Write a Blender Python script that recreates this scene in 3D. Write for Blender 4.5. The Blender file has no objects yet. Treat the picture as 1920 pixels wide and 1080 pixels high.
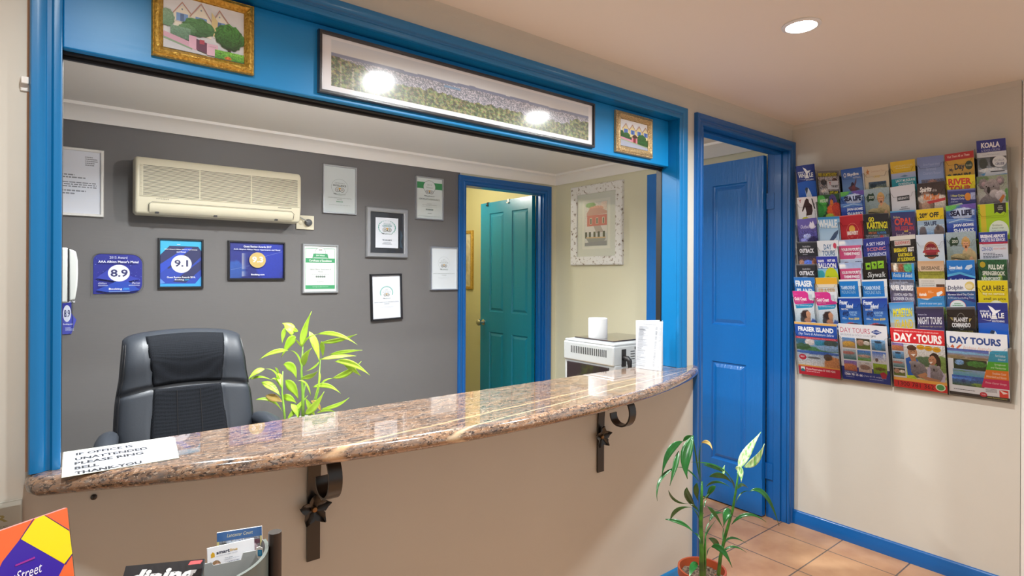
import bpy, bmesh, math, random
from mathutils import Vector as V, Matrix, noise as mnoise
R = math.radians
scene = bpy.context.scene
COL = scene.collection

# ------------------------------------------------------------------ camera
FPX = 1058.6
THX = math.atan2(1350, 1058.6)          # angle from the viewing direction to the +X axis
CAM = V((0, -1.5, 1.352))
ROLL = R(.26)
FW = V((math.cos(THX), math.sin(THX), 0)); RT = V((math.sin(THX), -math.cos(THX), 0)); UP = V((0, 0, 1))
cam_d = bpy.data.cameras.new('camera'); cam = bpy.data.objects.new('camera', cam_d); COL.objects.link(cam)
cam_d.sensor_fit = 'HORIZONTAL'; cam_d.sensor_width = 36; cam_d.lens = 36 * FPX / 1920
cam_d.shift_y = -25 / 1920; cam_d.clip_start = .02
m3 = Matrix((RT, UP, -FW)).transposed()
cam.matrix_world = Matrix.Translation(CAM) @ (m3 @ Matrix.Rotation(ROLL, 3, 'Z')).to_4x4()
scene.camera = cam

# ------------------------------------------------------------------ world and exposure
w = bpy.data.worlds.new('world'); scene.world = w; w.use_nodes = True
w.node_tree.nodes['Background'].inputs[0].default_value = (1, .985, .97, 1)
w.node_tree.nodes['Background'].inputs[1].default_value = .42
vs = scene.view_settings
vs.view_transform = 'Standard'; vs.look = 'None'; vs.gamma = 1; vs.use_curve_mapping = False; vs.exposure = 0.36
scene.cycles.transparent_max_bounces = 24
FRONT_LIGHT_W = 14.5; OFFICE_LIGHT_W = 24

# ------------------------------------------------------------------ measuring helpers: a pixel's ray cut by a real plane
def ray(u, v):
    a, b = (u - 960) / FPX, (v - 515) / FPX
    c, s = math.cos(ROLL), math.sin(ROLL)
    return FW + RT * (a * c - b * s) - UP * (a * s + b * c)
def oY(u, v, Y): r = ray(u, v); return CAM + r * ((Y - CAM.y) / r.y)
def oX(u, v, X): r = ray(u, v); return CAM + r * ((X - CAM.x) / r.x)
def oZ(u, v, Z): r = ray(u, v); return CAM + r * ((Z - CAM.z) / r.z)
def oW(u, v, d): return CAM + ray(u, v) * d

# ------------------------------------------------------------------ colours and materials
def lin(h):
    if not isinstance(h, str): return tuple(h)
    o = []
    for i in (0, 2, 4):
        c = int(h[i:i+2], 16) / 255
        o.append(c / 12.92 if c <= .04045 else ((c + .055) / 1.055) ** 2.4)
    return tuple(o)
def mat(name, col='808080', rough=.5, metal=0, coat=0, coat_rough=.05, spec=.5, bump=None, var=None, emit=None):
    m = bpy.data.materials.new(name); m.use_nodes = True
    nt = m.node_tree; b = nt.nodes['Principled BSDF']
    b.inputs['Base Color'].default_value = (*lin(col), 1)
    b.inputs['Roughness'].default_value = rough; b.inputs['Metallic'].default_value = metal
    b.inputs['Coat Weight'].default_value = coat; b.inputs['Coat Roughness'].default_value = coat_rough
    b.inputs['Specular IOR Level'].default_value = spec
    if emit: b.inputs['Emission Color'].default_value = (*lin(emit[0]), 1); b.inputs['Emission Strength'].default_value = emit[1]
    tc = nt.nodes.new('ShaderNodeTexCoord'); mp = nt.nodes.new('ShaderNodeMapping')
    nt.links.new(tc.outputs['Object'], mp.inputs[0])
    if var:      # (scale vector, amount, second colour)
        mp.inputs['Scale'].default_value = var[0]
        n = nt.nodes.new('ShaderNodeTexNoise'); n.inputs['Scale'].default_value = 1; n.inputs['Detail'].default_value = 5
        nt.links.new(mp.outputs[0], n.inputs['Vector'])
        cr = nt.nodes.new('ShaderNodeMapRange'); cr.inputs[1].default_value = .35; cr.inputs[2].default_value = .65; cr.inputs[4].default_value = var[1]
        nt.links.new(n.outputs['Fac'], cr.inputs[0])
        mx = nt.nodes.new('ShaderNodeMix'); mx.data_type = 'RGBA'
        mx.inputs[6].default_value = (*lin(col), 1); mx.inputs[7].default_value = (*lin(var[2]), 1)
        nt.links.new(cr.outputs[0], mx.inputs[0]); nt.links.new(mx.outputs[2], b.inputs['Base Color'])
    if bump:     # (scale vector, strength, distance)
        mp2 = nt.nodes.new('ShaderNodeMapping'); nt.links.new(tc.outputs['Object'], mp2.inputs[0]); mp2.inputs['Scale'].default_value = bump[0]
        n = nt.nodes.new('ShaderNodeTexNoise'); n.inputs['Scale'].default_value = 1; n.inputs['Detail'].default_value = 3
        nt.links.new(mp2.outputs[0], n.inputs['Vector'])
        bp = nt.nodes.new('ShaderNodeBump'); bp.inputs['Strength'].default_value = bump[1]; bp.inputs['Distance'].default_value = bump[2]
        nt.links.new(n.outputs['Fac'], bp.inputs['Height']); nt.links.new(bp.outputs[0], b.inputs['Normal'])
        if coat: nt.links.new(bp.outputs[0], b.inputs['Coat Normal'])
    return m
def ramp(nt, stops):
    r = nt.nodes.new('ShaderNodeValToRGB'); e = r.color_ramp.elements
    while len(e) < len(stops): e.new(.5)
    for i, (p, c) in enumerate(stops): e[i].position = p; e[i].color = (*lin(c), 1)
    return r
M = {}
M['wall'] = mat('cream_wall', 'd0ccc2', .55, bump=((6, 6, 60), .12, .002), var=((2, 2, 2), .35, 'c6c0b4'))
M['ceil'] = mat('ceiling', 'efe6da', .6)
M['ceil2'] = mat('office_ceiling', 'f6f3ef', .6)
M['gray'] = mat('gray_wall', '6f6d6d', .5, bump=((14, 14, 90), .15, .002), var=((1.5, 1.5, 3), .4, '686666'))
M['owall'] = mat('office_wall', 'dedac0', .6, bump=((8, 8, 60), .1, .002))
M['yellow'] = mat('yellow_wall', 'cdc590', .6)
M['plaster'] = mat('raw_plaster_edge', 'c9a184', .8)
M['blue'] = mat('blue_gloss', '0070ac', .32, coat=.32, coat_rough=.12, bump=((50, 50, 3), .25, .0015), var=((3, 3, 3), .3, '006aa8'))
M['panel'] = mat('blue_board', '0088cc', .42, coat=.18, coat_rough=.35, bump=((4, 50, 60), .3, .0012))
M['door'] = mat('blue_door', '0068b8', .34, coat=.5, coat_rough=.2, bump=((70, 70, 9), .6, .003))
M['bluedeep'] = mat('deep_blue_trim', '005ba4', .34, coat=.3, coat_rough=.12, bump=((50, 50, 3), .2, .0015))
M['teal'] = mat('teal_door', '007a92', .35, coat=.3, coat_rough=.2, bump=((60, 60, 9), .4, .002))
M['black'] = mat('black_metal', '0d0c0c', .35, coat=.3, coat_rough=.2)
M['iron'] = mat('wrought_iron', '15110e', .38, coat=.5, coat_rough=.2, bump=((90, 90, 90), .2, .001))
M['bronze'] = mat('bronze', '8a6a48', .35, metal=.9)
M['track'] = mat('dark_track', '171414', .5)
M['silver'] = mat('silver_frame', 'c3c5c9', .28, metal=.75)
M['chrome'] = mat('chrome', 'd8d4cc', .18, metal=1)
M['white'] = mat('white_plastic', 'eceae6', .35, coat=.2)
M['paperw'] = mat('white_paper', 'd8dadc', .6)
M['acc'] = mat('cream_plastic', 'e6dfc6', .42, coat=.12, coat_rough=.3)
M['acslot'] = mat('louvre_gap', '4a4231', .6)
M['dark'] = mat('dark_plastic', '1c1b1d', .4)
M['redr'] = mat('red_ribbon', 'b8242a', .3); M['dkgrey'] = mat('dark_grey_rubber', '56595d', .45)
M['smoke'] = mat('smoked_plastic', '2a2022', .08, coat=1)
M['machine'] = mat('grey_machine', 'b9bdc0', .35, metal=.25, coat=.3)
M['leather'] = mat('leather', '2b3038', .48, spec=.5, bump=((160, 160, 160), .25, .0008))
M['terra'] = mat('terracotta', 'a84a26', .45, coat=.2)
M['soil'] = mat('soil', '35251b', .9, bump=((120, 120, 120), 1, .01), var=((90, 90, 90), 1, '8a7763'))
M['leafA'] = mat('lime_leaf', '9cca30', .4, var=((14, 14, 14), .8, 'bedd55'))
M['stemA'] = mat('lime_stem', '8fbf49', .5)
M['leafB'] = mat('green_leaf', '14501c', .28, coat=.4, coat_rough=.2, var=((22, 22, 22), .8, '257030'))
M['leafV'] = mat('striped_leaf', '5f9f4c', .35, coat=.2, var=((160, 160, 9), 1, 'd0e2b0'))
M['stemB'] = mat('green_stem', '1f5a20', .4, var=((6, 6, 40), .9, '46862c'))
M['brown'] = mat('withered_leaf', 'a88c48', .6)
M['pole'] = mat('dark_tube', '241a17', .35, coat=.4)
M['trayg'] = mat('grey_green_tray', '59605a', .4, coat=.3)
M['tray'] = mat('grey_tray', 'a3a6a6', .4, coat=.3)
M['wood'] = mat('light_wood', 'a98a63', .5, var=((4, 40, 4), .7, '8f7049'))
M['gold'] = mat('gold_frame', 'e0b858', .32, metal=.55, bump=((170, 170, 170), .8, .004), var=((170, 170, 170), .8, 'a87a24'))
M['goldp'] = mat('pale_gold_frame', 'e2c898', .35, metal=.45, bump=((300, 300, 300), .8, .003), var=((260, 260, 260), .8, '8d6b3c'))
M['blackframe'] = mat('black_frame', '14141a', .35, coat=.5, bump=((400, 400, 400), .4, .001), var=((500, 500, 500), .5, '3a3a44'))
M['bframe'] = mat('plain_black_frame', '17171c', .35, coat=.4)
M['mat'] = mat('mount_board', 'e8e8df', .8)
# print: colour painted on paper lives in the colour attribute
def printmat(name, rough, coat, cr=.03):
    m = bpy.data.materials.new(name); m.use_nodes = True; nt = m.node_tree; b = nt.nodes['Principled BSDF']
    a = nt.nodes.new('ShaderNodeAttribute'); a.attribute_name = 'Col'
    nt.links.new(a.outputs['Color'], b.inputs['Base Color'])
    b.inputs['Roughness'].default_value = rough; b.inputs['Coat Weight'].default_value = coat; b.inputs['Coat Roughness'].default_value = cr
    return m
M['print'] = printmat('printed_card', .4, .3, .15)
M['matte'] = printmat('printed_paper', .6, 0)
M['glazed'] = printmat('print_behind_glass', .5, 1, .02)
M['lam'] = printmat('laminated_photo', .4, 1, .12)
# chair mesh fabric
m = mat('mesh_fabric', '16181d', .85, spec=.15); nt = m.node_tree; b = nt.nodes['Principled BSDF']
tc = nt.nodes.new('ShaderNodeTexCoord'); vo = nt.nodes.new('ShaderNodeTexVoronoi'); vo.inputs['Scale'].default_value = 260; vo.inputs['Randomness'].default_value = .15
nt.links.new(tc.outputs['Object'], vo.inputs['Vector']); rp = ramp(nt, [(.2, '050608'), (.6, '1b1e24')]); nt.links.new(vo.outputs['Distance'], rp.inputs[0]); nt.links.new(rp.outputs[0], b.inputs['Base Color'])
M['fabric'] = m
# acrylic: thin clear sheet
def clear(name, tint, edge):
    m = bpy.data.materials.new(name); m.use_nodes = True; nt = m.node_tree; nt.nodes.clear()
    o = nt.nodes.new('ShaderNodeOutputMaterial'); t = nt.nodes.new('ShaderNodeBsdfTransparent'); g = nt.nodes.new('ShaderNodeBsdfGlossy')
    t.inputs[0].default_value = (*lin(tint), 1); g.inputs['Roughness'].default_value = .06
    fr = nt.nodes.new('ShaderNodeFresnel'); fr.inputs[0].default_value = edge
    mx = nt.nodes.new('ShaderNodeMixShader'); nt.links.new(fr.outputs[0], mx.inputs[0]); nt.links.new(t.outputs[0], mx.inputs[1]); nt.links.new(g.outputs[0], mx.inputs[2])
    nt.links.new(mx.outputs[0], o.inputs[0]); return m
M['acrylic'] = clear('clear_acrylic', 'fcfdfd', 1.2)
M['acredge'] = clear('acrylic_edge', '7f8488', 1.5)
# distressed paint on timber
m = mat('chipped_white_paint', 'e6e4e0', .6); nt = m.node_tree; b = nt.nodes['Principled BSDF']
tc = nt.nodes.new('ShaderNodeTexCoord'); n = nt.nodes.new('ShaderNodeTexNoise'); n.inputs['Scale'].default_value = 38; n.inputs['Detail'].default_value = 6; n.inputs['Roughness'].default_value = .65
nt.links.new(tc.outputs['Object'], n.inputs['Vector']); rp = ramp(nt, [(.34, '5c4636'), (.40, 'b9b0a6'), (.44, 'e9e8e6')]); nt.links.new(n.outputs['Fac'], rp.inputs[0]); nt.links.new(rp.outputs[0], b.inputs['Base Color'])
M['distress'] = m
# granite
m = mat('granite', 'b08a6c', .12, coat=1, coat_rough=.02); nt = m.node_tree; b = nt.nodes['Principled BSDF']
tc = nt.nodes.new('ShaderNodeTexCoord')
def gmap(s):
    mp = nt.nodes.new('ShaderNodeMapping'); mp.inputs['Scale'].default_value = s; nt.links.new(tc.outputs['Object'], mp.inputs[0]); return mp
def gnoise(s, sc, det=4, ro=.6):
    n = nt.nodes.new('ShaderNodeTexNoise'); n.inputs['Scale'].default_value = sc; n.inputs['Detail'].default_value = det; n.inputs['Roughness'].default_value = ro
    nt.links.new(gmap(s).outputs[0], n.inputs['Vector']); return n
def gmix(fac, a, c):
    mx = nt.nodes.new('ShaderNodeMix'); mx.data_type = 'RGBA'; nt.links.new(fac, mx.inputs[0])
    nt.links.new(a, mx.inputs[6])
    if isinstance(c, str): mx.inputs[7].default_value = (*lin(c), 1)
    else: nt.links.new(c, mx.inputs[7])
    return mx.outputs[2]
def gstep(src, lo, hi, amt=1):
    r = nt.nodes.new('ShaderNodeMapRange'); r.inputs[1].default_value = lo; r.inputs[2].default_value = hi; r.inputs[4].default_value = amt; nt.links.new(src, r.inputs[0]); return r.outputs[0]
base = ramp(nt, [(.34, '5f554f'), (.44, '7f6655'), (.54, 'a07c60'), (.66, '8a8078')])
nt.links.new(gnoise((1, 5, 5), 16, 6).outputs['Fac'], base.inputs[0])
c1 = gmix(gstep(gnoise((1, 1.8, 1.8), 75, 4, .7).outputs['Fac'], .53, .58, .85), base.outputs[0], '29262a')
c2 = gmix(gstep(gnoise((1, 1.4, 1.4), 150, 2).outputs['Fac'], .60, .66, .7), c1, 'cdb7a2')
c3 = gmix(gstep(gnoise((1, 9, 9), 5, 4).outputs['Fac'], .52, .64, .55), c2, '6f6a69')
# two pale veins running along the slab
sx = nt.nodes.new('ShaderNodeSeparateXYZ'); nt.links.new(tc.outputs['Object'], sx.inputs[0])
def vein(y0, slope, wd, col, prev, amt):
    a = nt.nodes.new('ShaderNodeMath'); a.operation = 'MULTIPLY_ADD'; nt.links.new(sx.outputs['X'], a.inputs[0]); a.inputs[1].default_value = -slope; a.inputs[2].default_value = -y0
    s = nt.nodes.new('ShaderNodeMath'); s.operation = 'ADD'; nt.links.new(a.outputs[0], s.inputs[0]); nt.links.new(sx.outputs['Y'], s.inputs[1])
    nz = nt.nodes.new('ShaderNodeMath'); nz.operation = 'MULTIPLY_ADD'; nt.links.new(gnoise((1, 1, 1), 9, 3).outputs['Fac'], nz.inputs[0]); nz.inputs[1].default_value = .02; nt.links.new(s.outputs[0], nz.inputs[2])
    ab = nt.nodes.new('ShaderNodeMath'); ab.operation = 'ABSOLUTE'; nt.links.new(nz.outputs[0], ab.inputs[0])
    return gmix(gstep(ab.outputs[0], wd, wd * .3, amt), prev, col)
c4 = vein(-.244, .122, .007, 'dcb68e', c3, .7)
c5 = vein(-.315, .150, .005, 'e4cba8', c4, .65)
nt.links.new(c5, b.inputs['Base Color'])
M['granite'] = m
# terracotta-coloured floor tiles with grout
m = mat('floor_tiles', 'c98f66', .35, coat=.25, coat_rough=.15); nt = m.node_tree; b = nt.nodes['Principled BSDF']
tc = nt.nodes.new('ShaderNodeTexCoord'); mp = nt.nodes.new('ShaderNodeMapping'); nt.links.new(tc.outputs['Object'], mp.inputs[0])
mp.inputs['Location'].default_value = (-2.945 + 6 * .306, -.022 + 12 * .2945, 0)
br = nt.nodes.new('ShaderNodeTexBrick'); br.offset = 0; br.inputs['Scale'].default_value = 1
br.inputs['Brick Width'].default_value = .306; br.inputs['Row Height'].default_value = .2945; br.inputs['Mortar Size'].default_value = .0035; br.inputs['Mortar Smooth'].default_value = .3
br.inputs['Color1'].default_value = (*lin('d6a67c'), 1); br.inputs['Color2'].default_value = (*lin('cd9c72'), 1); br.inputs['Mortar'].default_value = (*lin('6f6259'), 1)
nt.links.new(mp.outputs[0], br.inputs['Vector'])
n = nt.nodes.new('ShaderNodeTexNoise'); n.inputs['Scale'].default_value = 7; n.inputs['Detail'].default_value = 5; nt.links.new(tc.outputs['Object'], n.inputs['Vector'])
mx = nt.nodes.new('ShaderNodeMix'); mx.data_type = 'RGBA'; mx.blend_type = 'MULTIPLY'; mx.inputs[0].default_value = .6
rp = ramp(nt, [(.35, 'd8c4b4'), (.65, 'ffffff')]); nt.links.new(n.outputs['Fac'], rp.inputs[0])
nt.links.new(br.outputs['Color'], mx.inputs[6]); nt.links.new(rp.outputs[0], mx.inputs[7]); nt.links.new(mx.outputs[2], b.inputs['Base Color'])
bp = nt.nodes.new('ShaderNodeBump'); bp.invert = True; bp.inputs['Distance'].default_value = .003; bp.inputs['Strength'].default_value = .6
nt.links.new(br.outputs['Fac'], bp.inputs['Height']); nt.links.new(bp.outputs[0], b.inputs['Normal'])
M['tiles'] = m
M['bouncefloor'] = mat('neutral_bounce_floor', '8c8a86', .95, bump=((300, 300, 300), .6, .004))

# ------------------------------------------------------------------ geometry collector
ORG = {}
class G:
    def __init__(s): s.v = []; s.f = []; s.m = []; s.c = []; s.hascol = False
    def add(s, vs, fs, mi=0, cols=None):
        o = len(s.v); s.v += [V(p) for p in vs]
        s.f += [[o + i for i in f] for f in fs]; s.m += [mi] * len(fs)
        if cols is None: cols = [(1, 1, 1)] * len(vs)
        else: s.hascol = True
        s.c += cols
        return s
    def box(s, a, b, mi=0, col=None):
        x0, y0, z0 = a; x1, y1, z1 = b
        vs = [(x, y, z) for z in (z0, z1) for y in (y0, y1) for x in (x0, x1)]
        fs = [(0, 2, 3, 1), (4, 5, 7, 6), (0, 1, 5, 4), (2, 6, 7, 3), (0, 4, 6, 2), (1, 3, 7, 5)]
        return s.add(vs, fs, mi, [lin(col)] * 8 if col else None)
    def obox(s, o, ax, ay, az, mi=0, col=None):      # box from a corner and three edge vectors
        o = V(o); ax, ay, az = V(ax), V(ay), V(az)
        vs = [o + ax * i + ay * j + az * k for k in (0, 1) for j in (0, 1) for i in (0, 1)]
        fs = [(0, 2, 3, 1), (4, 5, 7, 6), (0, 1, 5, 4), (2, 6, 7, 3), (0, 4, 6, 2), (1, 3, 7, 5)]
        if ax.cross(ay).dot(az) < 0: fs = [f[::-1] for f in fs]
        return s.add(vs, fs, mi, [lin(col)] * 8 if col else None)
    def tube(s, pts, rad, n=12, mi=0, caps=True, flat=None):
        pts = [V(p) for p in pts]; k = len(pts); rads = rad if isinstance(rad, (list, tuple)) else [rad] * k
        vs = []; up = None
        for i, p in enumerate(pts):
            t = (pts[min(i + 1, k - 1)] - pts[max(i - 1, 0)]).normalized()
            if up is None: up = t.orthogonal().normalized() if flat is None else (V(flat[0]) - t * V(flat[0]).dot(t)).normalized()
            else: up = (up - t * up.dot(t)).normalized()
            sd = t.cross(up)
            for j in range(n):
                a = 2 * math.pi * j / n; q = 1 if flat is None else flat[1]
                vs.append(p + (up * math.cos(a) * q + sd * math.sin(a)) * rads[i])
        fs = [(i * n + j, i * n + (j + 1) % n, (i + 1) * n + (j + 1) % n, (i + 1) * n + j) for i in range(k - 1) for j in range(n)]
        if caps: fs += [tuple(range(n))[::-1], tuple((k - 1) * n + j for j in range(n))]
        return s.add(vs, fs, mi)
    def ribbon(s, pts, wd, th, side, mi=0):          # flat bar bent along a path, side = direction of its width
        pts = [V(p) for p in pts]; side = V(side).normalized(); k = len(pts); vs = []
        for i, p in enumerate(pts):
            t = (pts[min(i + 1, k - 1)] - pts[max(i - 1, 0)]).normalized(); nn = t.cross(side).normalized()
            vs += [p + side * wd / 2 + nn * th / 2, p - side * wd / 2 + nn * th / 2, p - side * wd / 2 - nn * th / 2, p + side * wd / 2 - nn * th / 2]
        fs = [(i * 4 + j, i * 4 + (j + 1) % 4, i * 4 + 4 + (j + 1) % 4, i * 4 + 4 + j) for i in range(k - 1) for j in range(4)] + [(3, 2, 1, 0), tuple(4 * (k - 1) + j for j in range(4))]
        return s.add(vs, fs, mi)
    def lathe(s, c, prof, n=32, mi=0, axis='Z', caps=True):
        c = V(c); vs = []
        for r, h in prof:
            for j in range(n):
                a = 2 * math.pi * j / n
                d = V((r * math.cos(a), r * math.sin(a), h))
                if axis == 'Y': d = V((r * math.cos(a), -h, r * math.sin(a)))
                if axis == 'X': d = V((-h, r * math.cos(a), r * math.sin(a)))
                vs.append(c + d)
        k = len(prof)
        fs = [(i * n + j, i * n + (j + 1) % n, (i + 1) * n + (j + 1) % n, (i + 1) * n + j) for i in range(k - 1) for j in range(n)]
        if caps: fs += [tuple(range(n))[::-1], tuple((k - 1) * n + j for j in range(n))]
        return s.add(vs, fs, mi)
    def prism(s, poly, ext, mi=0):                   # polygon of 3D points extruded by a vector
        n = len(poly); ext = V(ext); a = [V(p) for p in poly]
        nn = sum(((a[i] - a[0]).cross(a[(i + 1) % n] - a[0]) for i in range(1, n)), V())
        if nn.dot(ext) > 0: a = a[::-1]
        vs = a + [p + ext for p in a]
        fs = [tuple(range(n)), tuple(range(2 * n - 1, n - 1, -1))] + [(i, n + i, n + (i + 1) % n, (i + 1) % n) for i in range(n)]
        return s.add(vs, fs, mi)
    def sweep(s, st, prof, N, closed=False, mi=0):   # st: [(point, outward offset)], prof: [(a along offset, b along N)]
        N = V(N); k = len(prof); vs = []
        for p, o in st:
            vs += [V(p) + V(o) * a + N * b for a, b in prof]
        n = len(st); fs = []
        for i in range(n if closed else n - 1):
            i2 = (i + 1) % n
            fs += [(i * k + j, i2 * k + j, i2 * k + (j + 1) % k, i * k + (j + 1) % k) for j in range(k)]
        if not closed: fs += [tuple(range(k)), tuple((n - 1) * k + j for j in range(k))[::-1]]
        return s.add(vs, fs, mi)
def mk(name, g, mats, parent=None, smooth=False, bevel=0, label=None, cat=None, group=None, kind=None, origin=None, seg=2):
    if not isinstance(mats, (list, tuple)): mats = [mats]
    if parent is not None: org = ORG[parent.name]
    elif origin is not None: org = V(origin)
    else:
        xs = [p.x for p in g.v]; ys = [p.y for p in g.v]; zs = [p.z for p in g.v]
        org = V(((min(xs) + max(xs)) / 2, (min(ys) + max(ys)) / 2, min(zs))) if kind != 'structure' else V()
    me = bpy.data.meshes.new(name); me.from_pydata([p - org for p in g.v], [], g.f)
    for mm in mats: me.materials.append(M[mm])
    me.polygons.foreach_set('material_index', g.m)
    if g.hascol:
        ca = me.color_attributes.new('Col', 'FLOAT_COLOR', 'POINT')
        ca.data.foreach_set('color', [x for c in g.c for x in (c[0], c[1], c[2], 1)])
    if not g.hascol:
        bm = bmesh.new(); bm.from_mesh(me); bmesh.ops.recalc_face_normals(bm, faces=bm.faces); bm.to_mesh(me); bm.free()
    if smooth:
        me.shade_smooth()
        if smooth != 'all': me.set_sharp_from_angle(angle=R(40))
    me.update()
    o = bpy.data.objects.new(name, me); COL.objects.link(o)
    if parent is None: o.location = org
    else: o.parent = parent
    ORG[o.name] = org
    if bevel:
        bv = o.modifiers.new('bevel', 'BEVEL'); bv.width = bevel; bv.segments = seg; bv.limit_method = 'ANGLE'; bv.angle_limit = R(40)
        if not smooth: me.shade_smooth(); me.set_sharp_from_angle(angle=R(40)) ; bv.harden_normals = False
    tag(o, label, cat, group, kind); return o
def tag(o, label=None, cat=None, group=None, kind=None):
    if label: o['label'] = label
    if cat: o['category'] = cat
    if group: o['group'] = group
    if kind: o['kind'] = kind
    return o
def thing(name, loc, label, cat, group=None, kind=None):
    o = bpy.data.objects.new(name, None); o.empty_display_size = .05; COL.objects.link(o); o.location = V(loc); ORG[o.name] = V(loc)
    return tag(o, label, cat, group, kind)

# ------------------------------------------------------------------ lettering and flat artwork
TC = {}
def textgeo(txt, bold=0, ital=0):
    k = (txt, bold, ital)
    if k not in TC:
        cu = bpy.data.curves.new('lettering', 'FONT'); cu.body = txt; cu.resolution_u = 2; cu.offset = .022 * bold; cu.shear = .3 * ital
        ob = bpy.data.objects.new('lettering', cu); me = bpy.data.meshes.new_from_object(ob)
        vs = [(p.co.x, p.co.y) for p in me.vertices]; fs = [tuple(p.vertices) for p in me.polygons]
        bpy.data.objects.remove(ob); bpy.data.curves.remove(cu); bpy.data.meshes.remove(me)
        if vs:
            x0 = min(p[0] for p in vs); x1 = max(p[0] for p in vs); y0 = min(p[1] for p in vs); y1 = max(p[1] for p in vs)
            vs = [((x - x0) / (x1 - x0 or 1), (y - y0) / (y1 - y0 or 1)) for x, y in vs]
        TC[k] = (vs, fs)
    return TC[k]
def nz(x, y, s): return mnoise.noise(V((x, y, s)))
class Art:                                           # drawing in percent, y running down
    def __init__(s): s.v = []; s.f = []; s.c = []; s.z = 0
    def put(s, vs, fs, cols):
        o = len(s.v); s.z += 1
        s.v += [(x, y, s.z) for x, y in vs]; s.f += [[o + i for i in f] for f in fs]; s.c += cols
    def R(s, x0, y0, x1, y1, c, c2=None):
        a = lin(c); b = lin(c2 or c); s.put([(x0, y1), (x1, y1), (x1, y0), (x0, y0)], [(0, 1, 2, 3)], [b, b, a, a])
    def PG(s, pts, c):
        if sum(pts[i][0] * pts[(i + 1) % len(pts)][1] - pts[(i + 1) % len(pts)][0] * pts[i][1] for i in range(len(pts))) > 0: pts = pts[::-1]
        s.put(list(pts), [tuple(range(len(pts)))], [lin(c)] * len(pts))
    def E(s, cx, cy, rx, ry, c, n=28):
        s.put([(cx + rx * math.cos(2 * math.pi * i / n), cy - ry * math.sin(2 * math.pi * i / n)) for i in range(n)], [tuple(range(n))], [lin(c)] * n)
    def O(s, cx, cy, rx, ry, t, c, a0=0, a1=360, n=36):
        vs = []
        for i in range(n + 1):
            a = R(a0 + (a1 - a0) * i / n)
            vs += [(cx + rx * math.cos(a), cy - ry * math.sin(a)), (cx + rx * (1 - t) * math.cos(a), cy - ry * (1 - t) * math.sin(a))]
        s.put(vs, [(2 * i, 2 * i + 2, 2 * i + 3, 2 * i + 1) for i in range(n)], [lin(c)] * len(vs))
    def T(s, txt, x0, y0, x1, y1, c, b=1, i=0):
        vs, fs = textgeo(txt, b, i)
        if vs: s.put([(x0 + (x1 - x0) * x, y1 - (y1 - y0) * y) for x, y in vs], fs, [lin(c)] * len(vs))
    def GK(s, x0, y0, x1, y1, rows, c, seed=1, full=0, center=0):   # lines of print too small to read
        rd = random.Random(seed); h = (y1 - y0) / rows; vs = []; fs = []
        for r in range(rows):
            L = (x1 - x0) * (1 if full else rd.uniform(.45, 1)); x = x0 + ((x1 - x0) - L) / 2 * center; xe = x + L
            while x < xe - .5:
                wd = min(rd.uniform(.04, .14) * (x1 - x0), xe - x); o = len(vs); ya = y0 + r * h
                vs += [(x, ya + h * .5), (x + wd, ya + h * .5), (x + wd, ya), (x, ya)]; fs.append((o, o + 1, o + 2, o + 3)); x += wd + (x1 - x0) * .02
        s.put(vs, fs, [lin(c)] * len(vs))
    def PH(s, x0, y0, x1, y1, top, bot, blobs=(), ns=.15, n=(20, 16), seed=0, fr=6):
        nx, ny = int(n[0] * 1.7), int(n[1] * 1.7); vs = []; cols = []; t = lin(top); b = lin(bot); bl = [(B[0], B[1], B[2], B[3], lin(B[4]), R(B[5]) if len(B) > 5 else 0) for B in blobs]
        rd = random.Random(seed)
        for j in range(ny + 1):
            for i in range(nx + 1):
                u, v = i / nx * 100, j / ny * 100; k = j / ny
                c = [t[q] * (1 - k) + b[q] * k for q in range(3)]
                for cx, cy, rx, ry, bc, ro in bl:
                    dx, dy = u - cx, v - cy; X = dx * math.cos(ro) + dy * math.sin(ro); Y = -dx * math.sin(ro) + dy * math.cos(ro)
                    d = (X / rx) ** 2 + (Y / ry) ** 2 + nz(u * .12, v * .12, seed) * .35
                    if d < 1.15:
                        a = min(1, (1.15 - d) / .3) * .93; sh = 1.12 - .34 * (Y / ry + X / rx * .5) * .5; c = [c[q] * (1 - a) + bc[q] * sh * a for q in range(3)]
                g = 1 + ns * (nz(u * fr / 20, v * fr / 20, seed + 3) * 2.2 + nz(u * .9, v * .9, seed + 9) * 1.6 + rd.uniform(-1, 1) * 1.1)
                h_ = ns * .35 * rd.uniform(-1, 1); c = (c[0] * (1 + h_), c[1], c[2] * (1 - h_))
                vs.append((x0 + (x1 - x0) * u / 100, y0 + (y1 - y0) * k)); cols.append(tuple(max(0, min(1, q * g)) for q in c))
        W_ = nx + 1
        s.put(vs, [(j * W_ + i, (j + 1) * W_ + i, (j + 1) * W_ + i + 1, j * W_ + i + 1) for j in range(ny) for i in range(nx)], cols)
    def PE(s, cx, cy, rx, ry, top, bot, ns=.25, seed=0, n=(9, 34), rag=.08):   # rounded textured shape (a tree, fur, a head of hair)
        rd = random.Random(seed); t = lin(top); b = lin(bot); vs = [(cx, cy)]; cols = [tuple((t[q] + b[q]) / 2 for q in range(3))]; nr, na = n
        for j in range(1, nr + 1):
            for i in range(na):
                a = 2 * math.pi * i / na; k = j / nr * (1 + (rag * rd.uniform(-1, 1) if j == nr else 0)); x = math.cos(a) * k; y = math.sin(a) * k; m_ = (y + 1) / 2
                g = 1 + ns * rd.uniform(-1, 1) * 1.3; vs.append((cx + rx * x, cy - ry * y)); cols.append(tuple(max(0, min(1, (t[q] * m_ + b[q] * (1 - m_)) * g)) for q in range(3)))
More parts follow.
